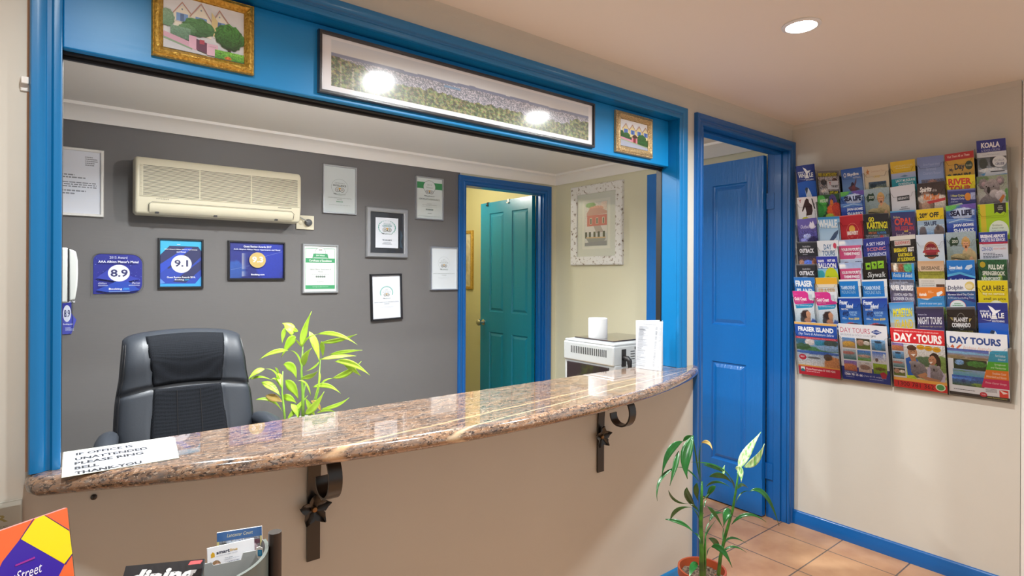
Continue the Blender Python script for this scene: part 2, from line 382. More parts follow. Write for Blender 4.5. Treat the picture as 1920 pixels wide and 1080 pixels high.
        fs = [(0, 1 + i, 1 + (i + 1) % na) for i in range(na)] + [(1 + (j - 1) * na + i, 1 + j * na + i, 1 + j * na + (i + 1) % na, 1 + (j - 1) * na + (i + 1) % na) for j in range(1, nr) for i in range(na)]
        s.put(vs, fs, cols)
    def do(s, ops):
        for o in ops: getattr(s, o[0])(*o[1:])
        return s
    def place(s, g, P0, U, W, N, eps=.00012, mi=0):  # P0 top-left corner, U across, W down, N towards the viewer
        P0, U, W, N = V(P0), V(U), V(W), V(N).normalized()
        g.add([P0 + U * (x / 100) + W * (y / 100) + N * (z * eps) for x, y, z in s.v], s.f, mi, s.c)

# ------------------------------------------------------------------ lamps
def downlight(x, y, z, power, rad, label, rm='white'):
    t = thing('downlight', (x, y, z), label, 'ceiling light', 'recessed ceiling downlights')
    g = G(); g.lathe((x, y, z), [(rad * 1.02, 0), (rad * 1.3, 0), (rad * 1.32, -.004), (rad * 1.05, -.007), (rad * 1.0, -.003)], 40, caps=False); mk('bezel', g, 'white', t, smooth=True)
    g = G(); g.lathe((x, y, z), [(.001, -.0025), (rad, -.0025), (rad, -.001), (.001, -.001)], 40); mk('lens', g, 'lens', t)
    l = bpy.data.lights.new('lamp', 'AREA'); l.shape = 'DISK'; l.size = rad * 2; l.energy = power; l.color = (.96, 1, 1); l.spread = R(152)
    lo = bpy.data.objects.new('lamp', l); COL.objects.link(lo); lo.parent = t; lo.location = (0, 0, -.012)
    return t
def bulb_light(x, y, z, power, label, r=.04, top=2.175):
    t = thing('ceiling_bulb', (x, y, z), label, 'ceiling light', 'bare bulbs of the office')
    g = G(); g.lathe((x, y, z), [(r * math.sin(R(a)) + .0005, -r * math.cos(R(a))) for a in range(0, 181, 15)], 24)
    key = 'bulb%d' % int(power)
    if key not in M: M[key] = mat('lit_bulb', 'ffffff', .5, emit=('fff8f0', power / (math.pi * 4 * math.pi * r * r)))
    mk('bulb', g, key, t, smooth=True)
    g = G(); g.lathe((x, y, z + r * .92), [(.018, 0), (.020, .02), (.045, top - z - r * .92 - .004), (.045, top - z - r * .92)], 24); mk('holder', g, 'white', t, smooth=True)
M['lens'] = mat('lit_lens', 'ffffff', .5, emit=('fffaf2', 40))

# ================================================================== LIGHTS OF THE PLACE AND AN ADDED FILL BULB
downlight(1.886, -.626, 2.175, FRONT_LIGHT_W, .045, 'lit round downlight in the beige ceiling in front of the counter, nearest the brochure wall')
downlight(1.02, -.64, 2.175, FRONT_LIGHT_W, .045, 'lit round downlight above the middle of the granite counter')
downlight(.10, -.64, 2.175, FRONT_LIGHT_W * .45, .045, 'lit round downlight above the left end of the granite counter')
downlight(.40, .80, 2.175, OFFICE_LIGHT_W, .045, 'lit round office downlight above the desk chair')
downlight(1.55, .80, 2.175, OFFICE_LIGHT_W, .045, 'lit round office downlight nearer the silver machine')
bulb_light(1.0, .50, 2.06, 16, 'added unseen fill bulb hanging from the office ceiling between the two downlights')  # out-of-view fill bulb added over the hatch to brighten the office ceiling
bulb_light(2.45, 2.9, 2.17, 16, 'lit bulb on the ceiling of the yellow back room', top=2.27)

# ================================================================== SETTING
S = dict(kind='structure')
HX0, HX1, HZ0, HZ1 = -.013, 2.092, .908, 2.045         # hatch opening
DX0, DX1, DZ = 2.28, 3.095, 2.05                       # doorway
WT = .11
g = G(); g.box((-.9, -3.6, -.05), (3.6, .62, 0)); g.box((2.2, .62, -.05), (3.6, 1.3, 0)); mk('floor', g, 'tiles', **S)
g = G(); g.box((-.9, .62, -.05), (2.2, 3.9, 0)); g.box((2.2, 1.3, -.05), (3.6, 3.9, 0)); mk('floor_office', g, 'bouncefloor', **S)  # unseen grey flooring added to keep red tile bounce off the office ceiling
g = G(); g.box((-.9, -3.6, 2.175), (3.14, WT / 2, 2.25)); mk('ceiling', g, 'ceil', **S)
g = G(); g.box((-.9, WT / 2, 2.175), (3.25, 2.06, 2.25)); mk('ceiling_office', g, 'ceil2', **S)
g = G(); g.box((1.9, 2.06, 2.27), (3.3, 3.9, 2.33)); mk('ceiling_back_room', g, 'yellow', **S)
g = G()
e_ = .012; g.box((-.9, 0, 0), (HX0 - e_, WT, 2.175)); g.box((HX0 - e_, 0, 0), (HX1 + e_, WT, HZ0)); g.box((HX0 - e_, 0, HZ1), (HX1 + e_, WT, 2.175))
g.box((HX1 + e_, 0, 0), (DX0 - e_, WT, 2.175)); g.box((DX0 - e_, 0, DZ + .002), (DX1 + e_, WT, 2.175)); g.box((DX1 + e_, 0, 0), (3.138, WT, 2.175))
mk('wall_front', g, 'wall', **S)
g = G(); g.box((3.138, -.955, 0), (3.24, WT, 2.175)); mk('wall_right', g, 'wall', **S)
g = G(); g.box((3.132, -1.04, 0), (3.25, -.957, 2.175)); mk('trim_1', g, 'white', bevel=.004, **S)
g = G(); g.box((-.9, -3.6, 0), (-.8, 0, 2.175)); mk('wall_left', g, 'wall', **S)
g = G(); g.box((-.16, WT, 0), (-.06, 2.06, 2.175)); mk('wall_office_left', g, 'gray', **S)
BD0, BD1 = 2.285, 3.075                                # back doorway
g = G(); g.box((-.06, 2.0, 0), (2.262, 2.09, 2.175)); mk('wall_back', g, 'gray', **S)
g = G(); g.box((2.262, 2.0, 2.03), (BD1, 2.09, 2.175)); g.box((BD1, 2.0, 0), (3.208, 2.09, 2.175)); g.box((2.262, 2.005, 0), (BD0, 2.09, 2.04)); mk('wall_back_door', g, 'owall', **S)
g = G(); g.box((2.2555, 1.998, 0), (2.2645, 2.01, 2.11)); mk('trim_2', g, 'paperw', **S)
g = G(); g.box((3.208, WT, 0), (3.30, 2.09, 2.175)); mk('wall_office_right', g, 'owall', **S)
g = G(); g.box((3.25, 2.09, 0), (3.34, 3.9, 2.33)); g.box((1.9, 3.8, 0), (3.3, 3.9, 2.33)); g.box((1.82, 2.09, 0), (1.9, 3.9, 2.33)); mk('wall_back_room', g, 'yellow', **S)
# plaster coving
def cove(name, st, s, N, m):
    pr = [(0, 0), (0, .075), (.012, .078), (.02, .06), (.045, .032), (.07, .018), (.082, .014), (.085, 0)]
    g = G(); g.sweep(st, [(a, b) for a, b in pr], N); mk(name, g, m, smooth=True, **S)
cove('trim_3', [((-.06, 2.0, 2.175), (0, -1, 0)), ((3.208, 2.0, 2.175), (-1, -1, 0)), ((3.208, WT, 2.175), (-1, 0, 0))], 0, (0, 0, -1), 'ceil2')
# small soft coving in front
def cove2(name, st):
    g = G(); g.sweep(st, [(0, 0), (0, .02), (.006, .009), (.02, 0)], (0, 0, -1)); mk(name, g, 'wall', smooth=True, **S)
cove2('trim_4', [((-.8, 0, 2.175), (0, -1, 0)), ((3.138, 0, 2.175), (-1, -1, 0)), ((3.138, -.955, 2.175), (-1, 0, 0))])
# moulded architraves
ARCH = [(0, 0), (0, .013), (.006, .017), (.013, .017), (.017, .012), (.024, .012), (.029, .018), (.040, .021), (.048, .021), (.051, .017), (.051, 0)]
Nf = (0, -1, 0)
g = G(); g.sweep([((HX0, 0, .9485), (-1, 0, 0)), ((HX0, 0, 2.037), (-1, 0, 1)), ((HX1, 0, 2.037), (1, 0, 1)), ((HX1, 0, .9485), (1, 0, 0))], ARCH, Nf)
mk('trim_5', g, 'blue', smooth=True, **S)
# hatch lining, blue board above it, dark shutter track
g = G(); g.box((HX0 - .012, .001, HZ0 + .041), (HX0, WT + .001, 2.037)); g.box((HX1, .001, HZ0 + .041), (HX1 + .012, WT - .03, 2.037)); g.box((HX0, .001, 2.037), (HX1, WT, HZ1))
mk('trim_6', g, 'blue', **S)
g = G(); g.box((HX0, .045, 1.834), (HX1, .068, 2.037)); mk('trim_7', g, 'panel', bevel=.003, **S)
g = G(); g.box((HX0, .068, 1.829), (HX1 - .004, .112, 1.90)); g.box((HX0, .084, 1.822), (HX1 - .02, .096, 1.83)); g.box((HX1 - .004, .081, .95), (HX1 + .012, .109, 1.90)); g.box((HX0 - .006, .081, .95), (HX0 + .001, .109, 1.9))
mk('trim_8', g, 'track', bevel=.002, **S)
# door frame in the front wall
g = G(); g.sweep([((DX0 - .012, 0, 0), (-1, 0, 0)), ((DX0 - .012, 0, 2.035), (-1, 0, 1)), ((DX1 - .007, 0, 2.035), (1, 0, 1)), ((DX1 - .007, 0, 0), (1, 0, 0))], ARCH, Nf)
mk('trim_9', g, 'bluedeep', smooth=True, **S)
g = G(); g.box((DX0 - .012, -.004, 0), (DX0 + .008, WT + .004, 2.035)); g.box((DX1 - .007, -.004, 0), (DX1 + .012, WT + .004, 2.035)); g.box((DX0, -.004, 2.035), (DX1, WT + .004, 2.052))
g.box((DX0 + .008, .03, 0), (DX0 + .018, .07, 2.035)); g.box((DX1 - .017, .03, 0), (DX1 - .007, .07, 2.035)); g.box((DX0, .03, 2.022), (DX1 - .007, .07, 2.035))
mk('trim_10', g, 'bluedeep', bevel=.002, **S)
# back door frame
g = G(); g.sweep([((BD0 + .018, 2.0, 0), (-1, 0, 0)), ((BD0 + .018, 2.0, 2.018), (-1, 0, 1)), ((BD1 + .006, 2.0, 2.018), (1, 0, 1)), ((BD1 + .006, 2.0, 0), (1, 0, 0))], [(a * 1.25, b) for a, b in ARCH], Nf)
mk('trim_11', g, 'bluedeep', smooth=True, **S)
g = G(); g.box((BD0 - .0, 1.998, 0), (BD0 + .018, 2.095, 2.03)); g.box((BD1 - .006, 1.998, 0), (BD1 + .02, 2.095, 2.03)); g.box((BD0, 1.998, 2.012), (BD1, 2.095, 2.035)); g.box((BD1 - .018, 2.02, 0), (BD1 - .006, 2.05, 2.012))
mk('trim_12', g, 'bluedeep', bevel=.002, **S)
# baseboards
BB = [(0, 0), (.016, 0), (.016, .046), (.013, .050), (.013, .054), (.009, .060), (.009, .064), (.004, .070), (0, .072)]
g = G(); g.sweep([((3.138, -.955, 0), (-1, 0, 0)), ((3.138, -.02, 0), (-1, 0, 0))], BB, (0, 0, 1)); mk('baseboard_right', g, 'bluedeep', smooth=True, **S)
g = G(); g.sweep([((-.9, 0, 0), (0, -1, 0)), ((2.216, 0, 0), (0, -1, 0))], BB, (0, 0, 1)); mk('baseboard_front', g, 'blue', smooth=True, **S)
# raw plaster edge beside the hatch frame
g = G(); g.box((-.0685, -.0012, .95), (-.0645, .0, 2.09)); mk('trim_13', g, 'plaster', **S)

# ------------------------------------------------------------------ moulded doors
def door(name, m, hinge, xf, y0, y1, z0, z1, cols, rows, th=.035):
    """leaf in the plane X = xf facing -X, from y0 (hinge) to y1"""
    g = G()
    ys = [y0] + [q for c in cols for q in c] + [y1]; zs = [z0] + [q for r in rows for q in r] + [z1]
    def quad(ya, yb, za, zb, d=0): g.add([(xf + d, ya, za), (xf + d, ya, zb), (xf + d, yb, zb), (xf + d, yb, za)], [(0, 1, 2, 3)])
    for i in range(len(ys) - 1):
        for j in range(len(zs) - 1):
            if i % 2 == 1 and j % 2 == 1:
                prev = (ys[i], ys[i + 1], zs[j], zs[j + 1], 0)
                for ins, d in ((.006, .009), (.014, .010), (.022, .006), (.034, .001)):
                    nw = (ys[i] + ins, ys[i + 1] - ins, zs[j] + ins, zs[j + 1] - ins, d)
                    a = [(xf + prev[4], prev[0], prev[2]), (xf + prev[4], prev[1], prev[2]), (xf + prev[4], prev[1], prev[3]), (xf + prev[4], prev[0], prev[3])]
                    b = [(xf + d, nw[0], nw[2]), (xf + d, nw[1], nw[2]), (xf + d, nw[1], nw[3]), (xf + d, nw[0], nw[3])]
                    for q in range(4): g.add([a[q], a[(q + 1) % 4], b[(q + 1) % 4], b[q]], [(0, 1, 2, 3)])
                    prev = nw
                quad(*prev)
            else: quad(ys[i], ys[i + 1], zs[j], zs[j + 1])
    X = xf + th
    g.add([(X, y0, z0), (X, y0, z1), (X, y1, z1), (X, y1, z0)], [(3, 2, 1, 0)])
    g.add([(xf, y0, z0), (X, y0, z0), (X, y0, z1), (xf, y0, z1)], [(0, 1, 2, 3)]); g.add([(xf, y1, z0), (X, y1, z0), (X, y1, z1), (xf, y1, z1)], [(3, 2, 1, 0)])
    g.add([(xf, y0, z0), (X, y0, z0), (X, y1, z0), (xf, y1, z0)], [(3, 2, 1, 0)]); g.add([(xf, y0, z1), (X, y0, z1), (X, y1, z1), (xf, y1, z1)], [(0, 1, 2, 3)])
    return mk(name, g, m, **S)
d1 = door('door_1', 'door', 0, 3.05, .117, .925, .008, 2.025, [(.215, .435), (.54, .80)], [(.255, .84), (1.06, 1.89)])
def hinge(zc, par, x=3.06, y=.112, m='bluedeep', mir=1):
    g = G(); g.tube([(x + .024, y, zc - .045), (x + .024, y, zc + .045)], .006, 10)
    g.box((x - .012, y + .0055, zc - .045), (x + .024, y + .0085, zc + .045)); g.box((x + .02, y - .04, zc - .045), (x + .0235, y + .002, zc + .045))
    for q in (-.03, 0, .03): g.tube([(x + .0205, y - .02, zc + q), (x + .0185, y - .02, zc + q)], .004, 8)
    return mk('hinge', g, m, par, smooth=True)
hinge(1.77, d1); hinge(.26, d1)
d2 = door('door_2', 'teal', 0, 3.03, 2.098, 2.84, .008, 2.012, [(2.15, 2.37), (2.49, 2.70)], [(.255, .83), (1.015, 1.91)])
g = G(); g.lathe((3.03, 2.79, .91), [(.028, 0), (.028, .004), (.012, .008), (.010, .03), (.022, .036), (.030, .048), (.030, .058), (.020, .068), (.004, .071)], 24, axis='X'); mk('door_knob', g, 'chrome', d2, smooth=True)
for y, mt in ((2.73, 'dark'), (2.42, 'white')):
    g = G(); g.ribbon([(3.07, y, 1.97), (3.07, y, 2.015), (3.027, y, 2.015), (3.027, y, 1.985), (3.018, y, 1.98), (3.014, y, 1.99)], .022, .003, (0, 1, 0)); mk('door_hook', g, mt, label='small %s over-door hook on the top edge of the teal door' % ('black' if mt == 'dark' else 'white'), cat='hook')

# ================================================================== COUNTER
t = thing('granite_counter', (1.08, .11, .908), 'long curved speckled brown granite counter top with a rounded front edge', 'counter')
fr = [(-.070, -.003), (-.066, -.035), (-.052, -.058), (-.02, -.070), (.04, -.090), (.12, -.122), (.22, -.155), (.34, -.187), (.46, -.214), (.58, -.237), (.70, -.254), (.82, -.265), (.94, -.271), (1.06, -.273), (1.18, -.271),
      (1.30, -.265), (1.42, -.254), (1.54, -.238), (1.66, -.217), (1.78, -.190), (1.90, -.157), (2.02, -.118), (2.10, -.087), (2.17, -.056), (2.215, -.032), (2.237, -.014), (2.240, -.003)]
out = fr + [(HX1 - .006, -.003), (HX1 - .006, .12), (HX0 + .002, .12), (HX0 + .002, -.003)]
g = G(); n = len(out); zt, zb = .948, .9085
nrm = []
for i in range(len(fr)):
    a = V((*fr[max(i - 1, 0)], 0)); b = V((*fr[min(i + 1, len(fr) - 1)], 0)); d = (b - a).normalized(); nrm.append(V((d.y, -d.x, 0)))
nrm[0] = V((-1, 0, 0)); nrm[-1] = V((1, 0, 0))
rows = []
rr = .0195
for k in range(9):
    a = -90 + 180 * k / 8
    rows.append([V((*fr[i], (zt + zb) / 2)) + nrm[i] * (math.cos(R(a)) * rr - rr) + V((0, 0, math.sin(R(a)) * (zt - zb) / 2)) for i in range(len(fr))])
vs = [p for r_ in rows for p in r_]; L = len(fr)
g.add(vs, [(k * L + i, k * L + i + 1, (k + 1) * L + i + 1, (k + 1) * L + i) for k in range(8) for i in range(L - 1)])
back = [(2.22, -.003), (HX1 - .006, -.003), (HX1 - .006, .12), (HX0 + .002, .12), (HX0 + .002, -.003), (-.05, -.003)]
for row, z, rev in ((rows[8], zt, 0), (rows[0], zb, 1)):
    lp = row + [V((x, y, z)) for x, y in back]
    g.add(lp, [tuple(range(len(lp)))[::-1] if rev else tuple(range(len(lp)))])
bt = [rows[8][-1]] + [V((x, y, zt)) for x, y in back] + [rows[8][0]]; bb = [rows[0][-1]] + [V((x, y, zb)) for x, y in back] + [rows[0][0]]
g.add(bt + bb, [(i, len(bt) + i, len(bt) + i + 1, i + 1) for i in range(len(bt) - 1)])
mk('slab', g, 'granite', t, smooth=True)
# wrought iron brackets under the counter
def bracket(x, lab):
    t = thing('counter_bracket', (x, -.004, .60), lab, 'bracket', 'wrought iron brackets under the counter')
    g = G()
    pts = [(x, -.006, .597), (x, -.006, .70), (x, -.008, .80), (x, -.014, .86), (x, -.028, .893), (x, -.055, .9035), (x, -.09, .9045), (x, -.118, .9035)]
    pts += [(x, -.116 - .046 * math.sin(R(a)), .8505 + .053 * math.cos(R(a))) for a in range(12, 190, 12)]
    pts += [(x, -.106 + .036 * math.sin(R(a)), .8335 - .036 * math.cos(R(a))) for a in range(12, 100, 14)]
    g.ribbon(pts, .034, .006, (1, 0, 0)); mk('strap', g, 'iron', t, smooth=True)
    for k in range(5):
        a0 = R(90 + 72 * k); g = G(); c = V((x, -.014, .733))
        d = V((math.cos(a0), 0, math.sin(a0))); s_ = V((-math.sin(a0), 0, math.cos(a0))); P = []
        for r_, wd, dy in ((.004, .006, 0), (.014, .013, -.002), (.024, .015, -.007), (.034, .009, -.006), (.043, .001, -.014)):
            for q in (-1, -.5, 0, .5, 1): P.append(c + d * r_ + s_ * wd * q + V((0, dy + (.004 if q == 0 else -.002 * abs(q)), 0)))
        n0 = len(P); P += [p + V((0, .003, 0)) for p in P]
        F = [(i * 5 + j, i * 5 + j + 1, i * 5 + j + 6, i * 5 + j + 5) for i in range(4) for j in range(4)]
        F += [tuple(n0 + q for q in f[::-1]) for f in F]
        ed = [0, 5, 10, 15, 20, 21, 22, 23, 24, 19, 14, 9, 4, 3, 2, 1]
        F += [(ed[i], ed[(i + 1) % 16], n0 + ed[(i + 1) % 16], n0 + ed[i]) for i in range(16)]
        g.add(P, F); mk('petal', g, 'iron', t, smooth=True)
    g = G(); g.lathe((x, -.012, .733), [(.0, .008), (.006, .0075), (.009, .003), (.009, -.004)][::-1], 16, axis='Y'); o = mk('rivet', g, 'bronze', t, smooth=True); o['label'] = 'bronze round rivet'
bracket(.509, 'black wrought iron scroll bracket with flower, the nearer one to the desk chair')
bracket(1.607, 'black wrought iron scroll bracket with flower, the farther one near the potted plant')
g = G(); g.lathe((.043, -.001, .873), [(.006, 0), (.006, .002), (.003, .004), (.001, .005)], 12, axis='Y'); mk('screw', g, 'iron', label='small dark screw head in the wall under the left end of the counter', cat='screw', smooth=True)

# ================================================================== FLAT THINGS ON WALLS
FR_SIMPLE = lambda w, d: [(0, 0), (0, d * .8), (w * .2, d), (w * .8, d), (w, d * .75), (w, 0)]
def framed(name, P0, U, W, N, bw, depth, fm, art, label, cat='picture frame', group=None, prof=None, sheet='glazed', sheetdepth=.4, matw=0):
    """P0 = outer top left corner, U across, W down, N out of the wall. The print is an inner sheet."""
    P0, U, W, N = V(P0), V(U), V(W), V(N).normalized(); u = U.normalized(); w_ = W.normalized()
    t = thing(name, P0 + U / 2 + W, label, cat, group)
    c = [P0, P0 + U, P0 + U + W, P0 + W]; ins = [u + w_, -u + w_, -u - w_, u - w_]
    st = [(c[i] + ins[i] * bw, -ins[i]) for i in range(4)]
    g = G(); g.sweep(st, prof or FR_SIMPLE(bw, depth), N, closed=True); mk('frame', g, fm, t, smooth=True)
    I0 = P0 + (u + w_) * bw * .98; IU = U - u * bw * 1.96; IW = W - w_ * bw * 1.96
    g = G(); g.obox(I0, IU, IW, N * depth * sheetdepth, 0, 'f2f2f0'); art.place(g, I0 + N * (depth * sheetdepth), IU, IW, N)
    mk('print', g, sheet, t)
    return t
def owl(a, cx, cy, s, asp=1, col='1c2b24'):           # two-eyed round badge used on the certificates; s = eye radius
    for q in (-1, 1):
        a.E(cx + q * s * 1.05, cy, s, s * asp, col); a.E(cx + q * s * 1.05, cy, s * .8, s * .8 * asp, 'f6f6f4'); a.O(cx + q * s * 1.05, cy, s * .55, s * .55 * asp, .35, col); a.E(cx + q * s * 1.05, cy, s * .2, s * .2 * asp, col)
    a.PG([(cx - s * .5, cy - s * .95 * asp), (cx + s * .5, cy - s * .95 * asp), (cx, cy + s * .2 * asp)], 'd9a441')
    a.PG([(cx - s * .25, cy + s * .3 * asp), (cx + s * .25, cy + s * .3 * asp), (cx, cy + s * .9 * asp)], col)
def tripword(a, x0, y0, x1, y1, c='444a48'):
    xm = x0 + (x1 - x0) * .24; a.T('trip', x0, y0, xm, y1, '1f2422', 1); a.T('advisor', xm + (x1 - x0) * .02, y0, x1, y1, '7d908a' if c is None else c, 0)
NB = (0, -1, 0)
def bw_frame(px, label, bw, depth, fm, art, name='certificate_frame', **k):    # four corners seen on the back wall
    Y = 2.0 - depth; tl = oY(*px[0], Y); tr = oY(*px[1], Y); bl = oY(*px[2], Y); br = oY(*px[3], Y)
    tilt = k.pop('tilt', 0); x0 = (tl.x + bl.x) / 2; x1 = (tr.x + br.x) / 2; zt = (tl.z + tr.z) / 2; zb = (bl.z + br.z) / 2
    U = V((x1 - x0, 0, tilt * (x1 - x0))); W = V((tilt * (zt - zb), 0, -(zt - zb)))
    return framed(name, V((x0, 2.0, zt)) - V((0, 0, tilt * (x1 - x0) / 2)) - V((tilt * (zt - zb) / 2, 0, 0)), U, W, NB, bw, depth, fm, art, label, group=k.pop('group', 'awards on the grey wall'), cat=k.pop('cat', 'framed certificate'), **k)
# document at the far left
a = Art(); a.R(0, 0, 100, 100, 'e3e6f0'); a.GK(70, 8, 96, 24, 5, '8a8d96', 3); a.GK(8, 38, 80, 46, 2, '84878f', 4); a.GK(6, 50, 92, 60, 3, '8a8d96', 5, 1); a.GK(6, 63, 80, 72, 2, '8a8d96', 6); a.GK(6, 78, 40, 84, 2, '8a8d96', 8)
bw_frame([(80, 280), (194, 287), (80, 412), (193, 412)], 'white framed typed letter at the far left of the grey wall', .014, .016, 'white', a, 'document_frame')
# certificate 1
a = Art(); a.R(0, 0, 100, 100, 'c9d0d0'); a.O(50, 44, 27, 18, .03, '8b9794'); a.T('CERTIFICATE of', 34, 34, 66, 36.5, '6b7572', 0); a.T('EXCELLENCE', 29, 38.5, 71, 42.5, '343d3a'); owl(a, 50, 50, 7.2, .68)
tripword(a, 30, 57.5, 70, 61, None); a.T('AIRPORT ALBION MANOR APARTMENTS &', 12, 67, 88, 68.8, '5e6866', 0); a.T('MOTEL', 42, 70.6, 58, 72.4, '5e6866', 0)
for i in range(5): a.E(41 + i * 4.3, 76, 1.6, 1.1, '2f8059', 10)
a.GK(16, 83, 84, 85, 1, 'a9b2b0', 4, 1)
bw_frame([(604, 311), (668, 316), (605, 402), (668, 406)], 'silver framed pale grey certificate with an owl badge, nearest the air conditioner', .009, .02, 'silver', a)
# certificate choice
a = Art(); a.R(0, 0, 100, 100, '22262f'); a.R(16, 13, 84, 87, 'dfe3ec')
for q in (-1, 1):
    for i in range(9):
        an = R(-50 + i * 16); x = 50 + q * 25 * math.cos(an); y = 37 - 17 * math.sin(an); dx, dy = q * math.sin(an) * -3, -3 * math.cos(an)
        a.PG([(x + dx * 1.3, y + dy * 1.3), (x + 1.8, y), (x - dx * .6, y - dy * .6), (x - 1.8, y)], '3f9a8c')
a.T("TRAVELLERS'", 39, 27, 61, 29.5, '6f9f9a', 0); a.T('CHOICE', 36, 31, 64, 35, '3f8f88'); owl(a, 50, 42.5, 6.5, .8); tripword(a, 34, 50, 66, 54, None)
a.T('W I N N E R', 36, 66, 64, 69.5, '3a4450'); a.T('ALBION MANOR', 39, 73, 61, 75, '555c66', 0); a.T('APARTMENTS & MOTEL', 35, 76.5, 65, 78.5, '555c66', 0)
a.PG([(90, 40), (97, 55), (92, 70), (98, 88), (88, 84)], '2f4250')
bw_frame([(687, 389), (765, 395), (687, 484), (765, 486)], 'wide silver framed award with dark blue mount around a white laurel card', .03, .028, 'silver', a, matw=1)
# certificate with green band
a = Art(); a.R(0, 0, 100, 100, 'd3dad8'); a.R(0, 10, 100, 26, '2f8a4e'); a.E(50, 21, 24, 16, 'd3dad8'); a.O(50, 21, 24, 16, .04, '20302a'); a.T('2013', 41, 14, 59, 18, '8e9a96', 0); a.T('Winner', 36, 20.5, 64, 24.5, '8e9a96', 0)
owl(a, 50, 34, 7.5, .62); tripword(a, 29, 42, 71, 45.5, '39443f'); a.T('CERTIFICATE of EXCELLENCE', 10, 50, 90, 54, '5c6764', 0); a.T('awarded to', 41, 62, 59, 63.6, '8e9a96', 0); a.T('Albion Manor Apartments & Motel', 22, 65.5, 78, 67.6, '6c7673', 0); a.R(20, 71, 80, 71.4, 'a4afab')
for i in range(5): a.E(38 + i * 6, 77.5, 2.5, 1.7, '1d4a35', 12); a.E(38 + i * 6, 77.5, 1, .7, 'd3dad8', 8)
a.GK(42, 87, 58, 89, 1, '7b8683', 2, 1); a.R(4, 94, 96, 94.5, '9aa5a1')
bw_frame([(779, 331), (831, 336), (779, 411), (831, 416)], 'silver framed certificate with a dark green band behind a round badge', .009, .02, 'silver', a)
# green bordered certificate
a = Art(); a.R(0, 0, 100, 100, 'eef2f0'); a.R(4, 5, 96, 95, '3f9d68'); a.R(5.2, 6, 94.8, 93.8, 'eef2f0'); a.R(4, 27, 96, 37, '3f9d68'); a.R(4, 86.5, 96, 94, '3f9d68'); a.E(50, 14, 17, 11, 'eef2f0'); a.O(50, 14, 17, 11, .05, '5d6b65')
owl(a, 50, 8.5, 2.6, .68); a.PG([(28, 17), (72, 17), (75, 27), (69, 25.5), (31, 25.5), (25, 27)], '3f9d68'); a.T('2014 Winner', 36, 19, 64, 22.5, 'e8f2ec'); a.T('Certificate of Excellence', 15, 29.8, 85, 34.6, 'f0f6f2')
a.T('Awarded to', 42, 44, 58, 45.6, '8b9592', 0); a.T('Albion Manor Apartments &', 17, 50, 83, 53.5, '6c7673', 0); a.T('Motel', 43, 55, 57, 58, '6c7673', 0); a.GK(22, 62.5, 78, 63.8, 1, 'a4afab', 5, 1)
for i in range(5): a.E(38 + i * 6.2, 67.5, 2.7, 1.8, '1d4a35', 12); a.E(38 + i * 6.2, 67.5, 1.1, .7, 'd3dad8', 8)
a.T('Steve', 38, 77, 60, 80.5, 'a0aaa6', 0, 1); a.GK(26, 83, 74, 84, 1, 'a4afab', 6, 1); a.T('tripadvisor', 25, 89, 75, 91.5, 'cfe8da', 0)
bw_frame([(567, 460), (635, 462), (568, 554), (635, 552)], 'silver framed white certificate with a bright green border band and green footer', .012, .02, 'silver', a)
# right certificate
a = Art(); a.R(0, 0, 100, 100, 'dfe5e9'); a.O(50, 37, 23, 16, .03, 'b9c2c4'); a.T('2015', 46, 27.5, 54, 29, '59635f', 0); a.T('CERTIFICATE of', 36, 31, 64, 33, '8b9592', 0); a.T('EXCELLENCE', 33, 34.5, 67, 37.5, '7b8683', 0); owl(a, 50, 43.5, 6, .66); tripword(a, 34, 50.5, 67, 54, None)
a.T('AIRPORT ALBION MANOR APARTMENTS & MOTEL', 7, 61.5, 93, 63.2, '8b9592', 0); a.T('AWARDED', 41, 65.5, 59, 67.2, '8b9592', 0); a.GK(28, 73, 72, 74, 1, 'c3cbcd', 7, 1)
bw_frame([(808, 463), (859, 465), (808, 545), (859, 545)], 'silver framed white certificate lower right beside the blue door frame', .009, .02, 'silver', a)
# black framed certificate, hanging slightly askew
a = Art(); a.R(0, 0, 100, 100, 'e6eaf4'); a.O(51, 40, 24, 15.5, .16, '8fbfbb', -25, 205); a.T('2016', 47, 32, 55, 34, '59635f', 0); a.T('CERTIFICATE of', 38, 35, 64, 36.6, '9aa5b0', 0); a.T('EXCELLENCE', 37, 37.5, 65, 39.8, '7b8690', 0); owl(a, 51, 45, 5.2, .68); tripword(a, 37, 51.5, 65, 54.5, None)
a.T('AIRPORT ALBION MANOR APARTMENTS & MOTEL', 6, 61, 94, 63, '7b8690', 0); a.T('BRISBANE', 42, 65, 60, 67, '7b8690', 0); a.GK(26, 73, 74, 74, 1, 'c3cbd5', 8, 1)
bw_frame([(695, 517), (755, 514), (698, 605), (756, 600)], 'black framed white certificate hanging slightly askew below the laurel award', .013, .022, 'bframe', a, tilt=.03)
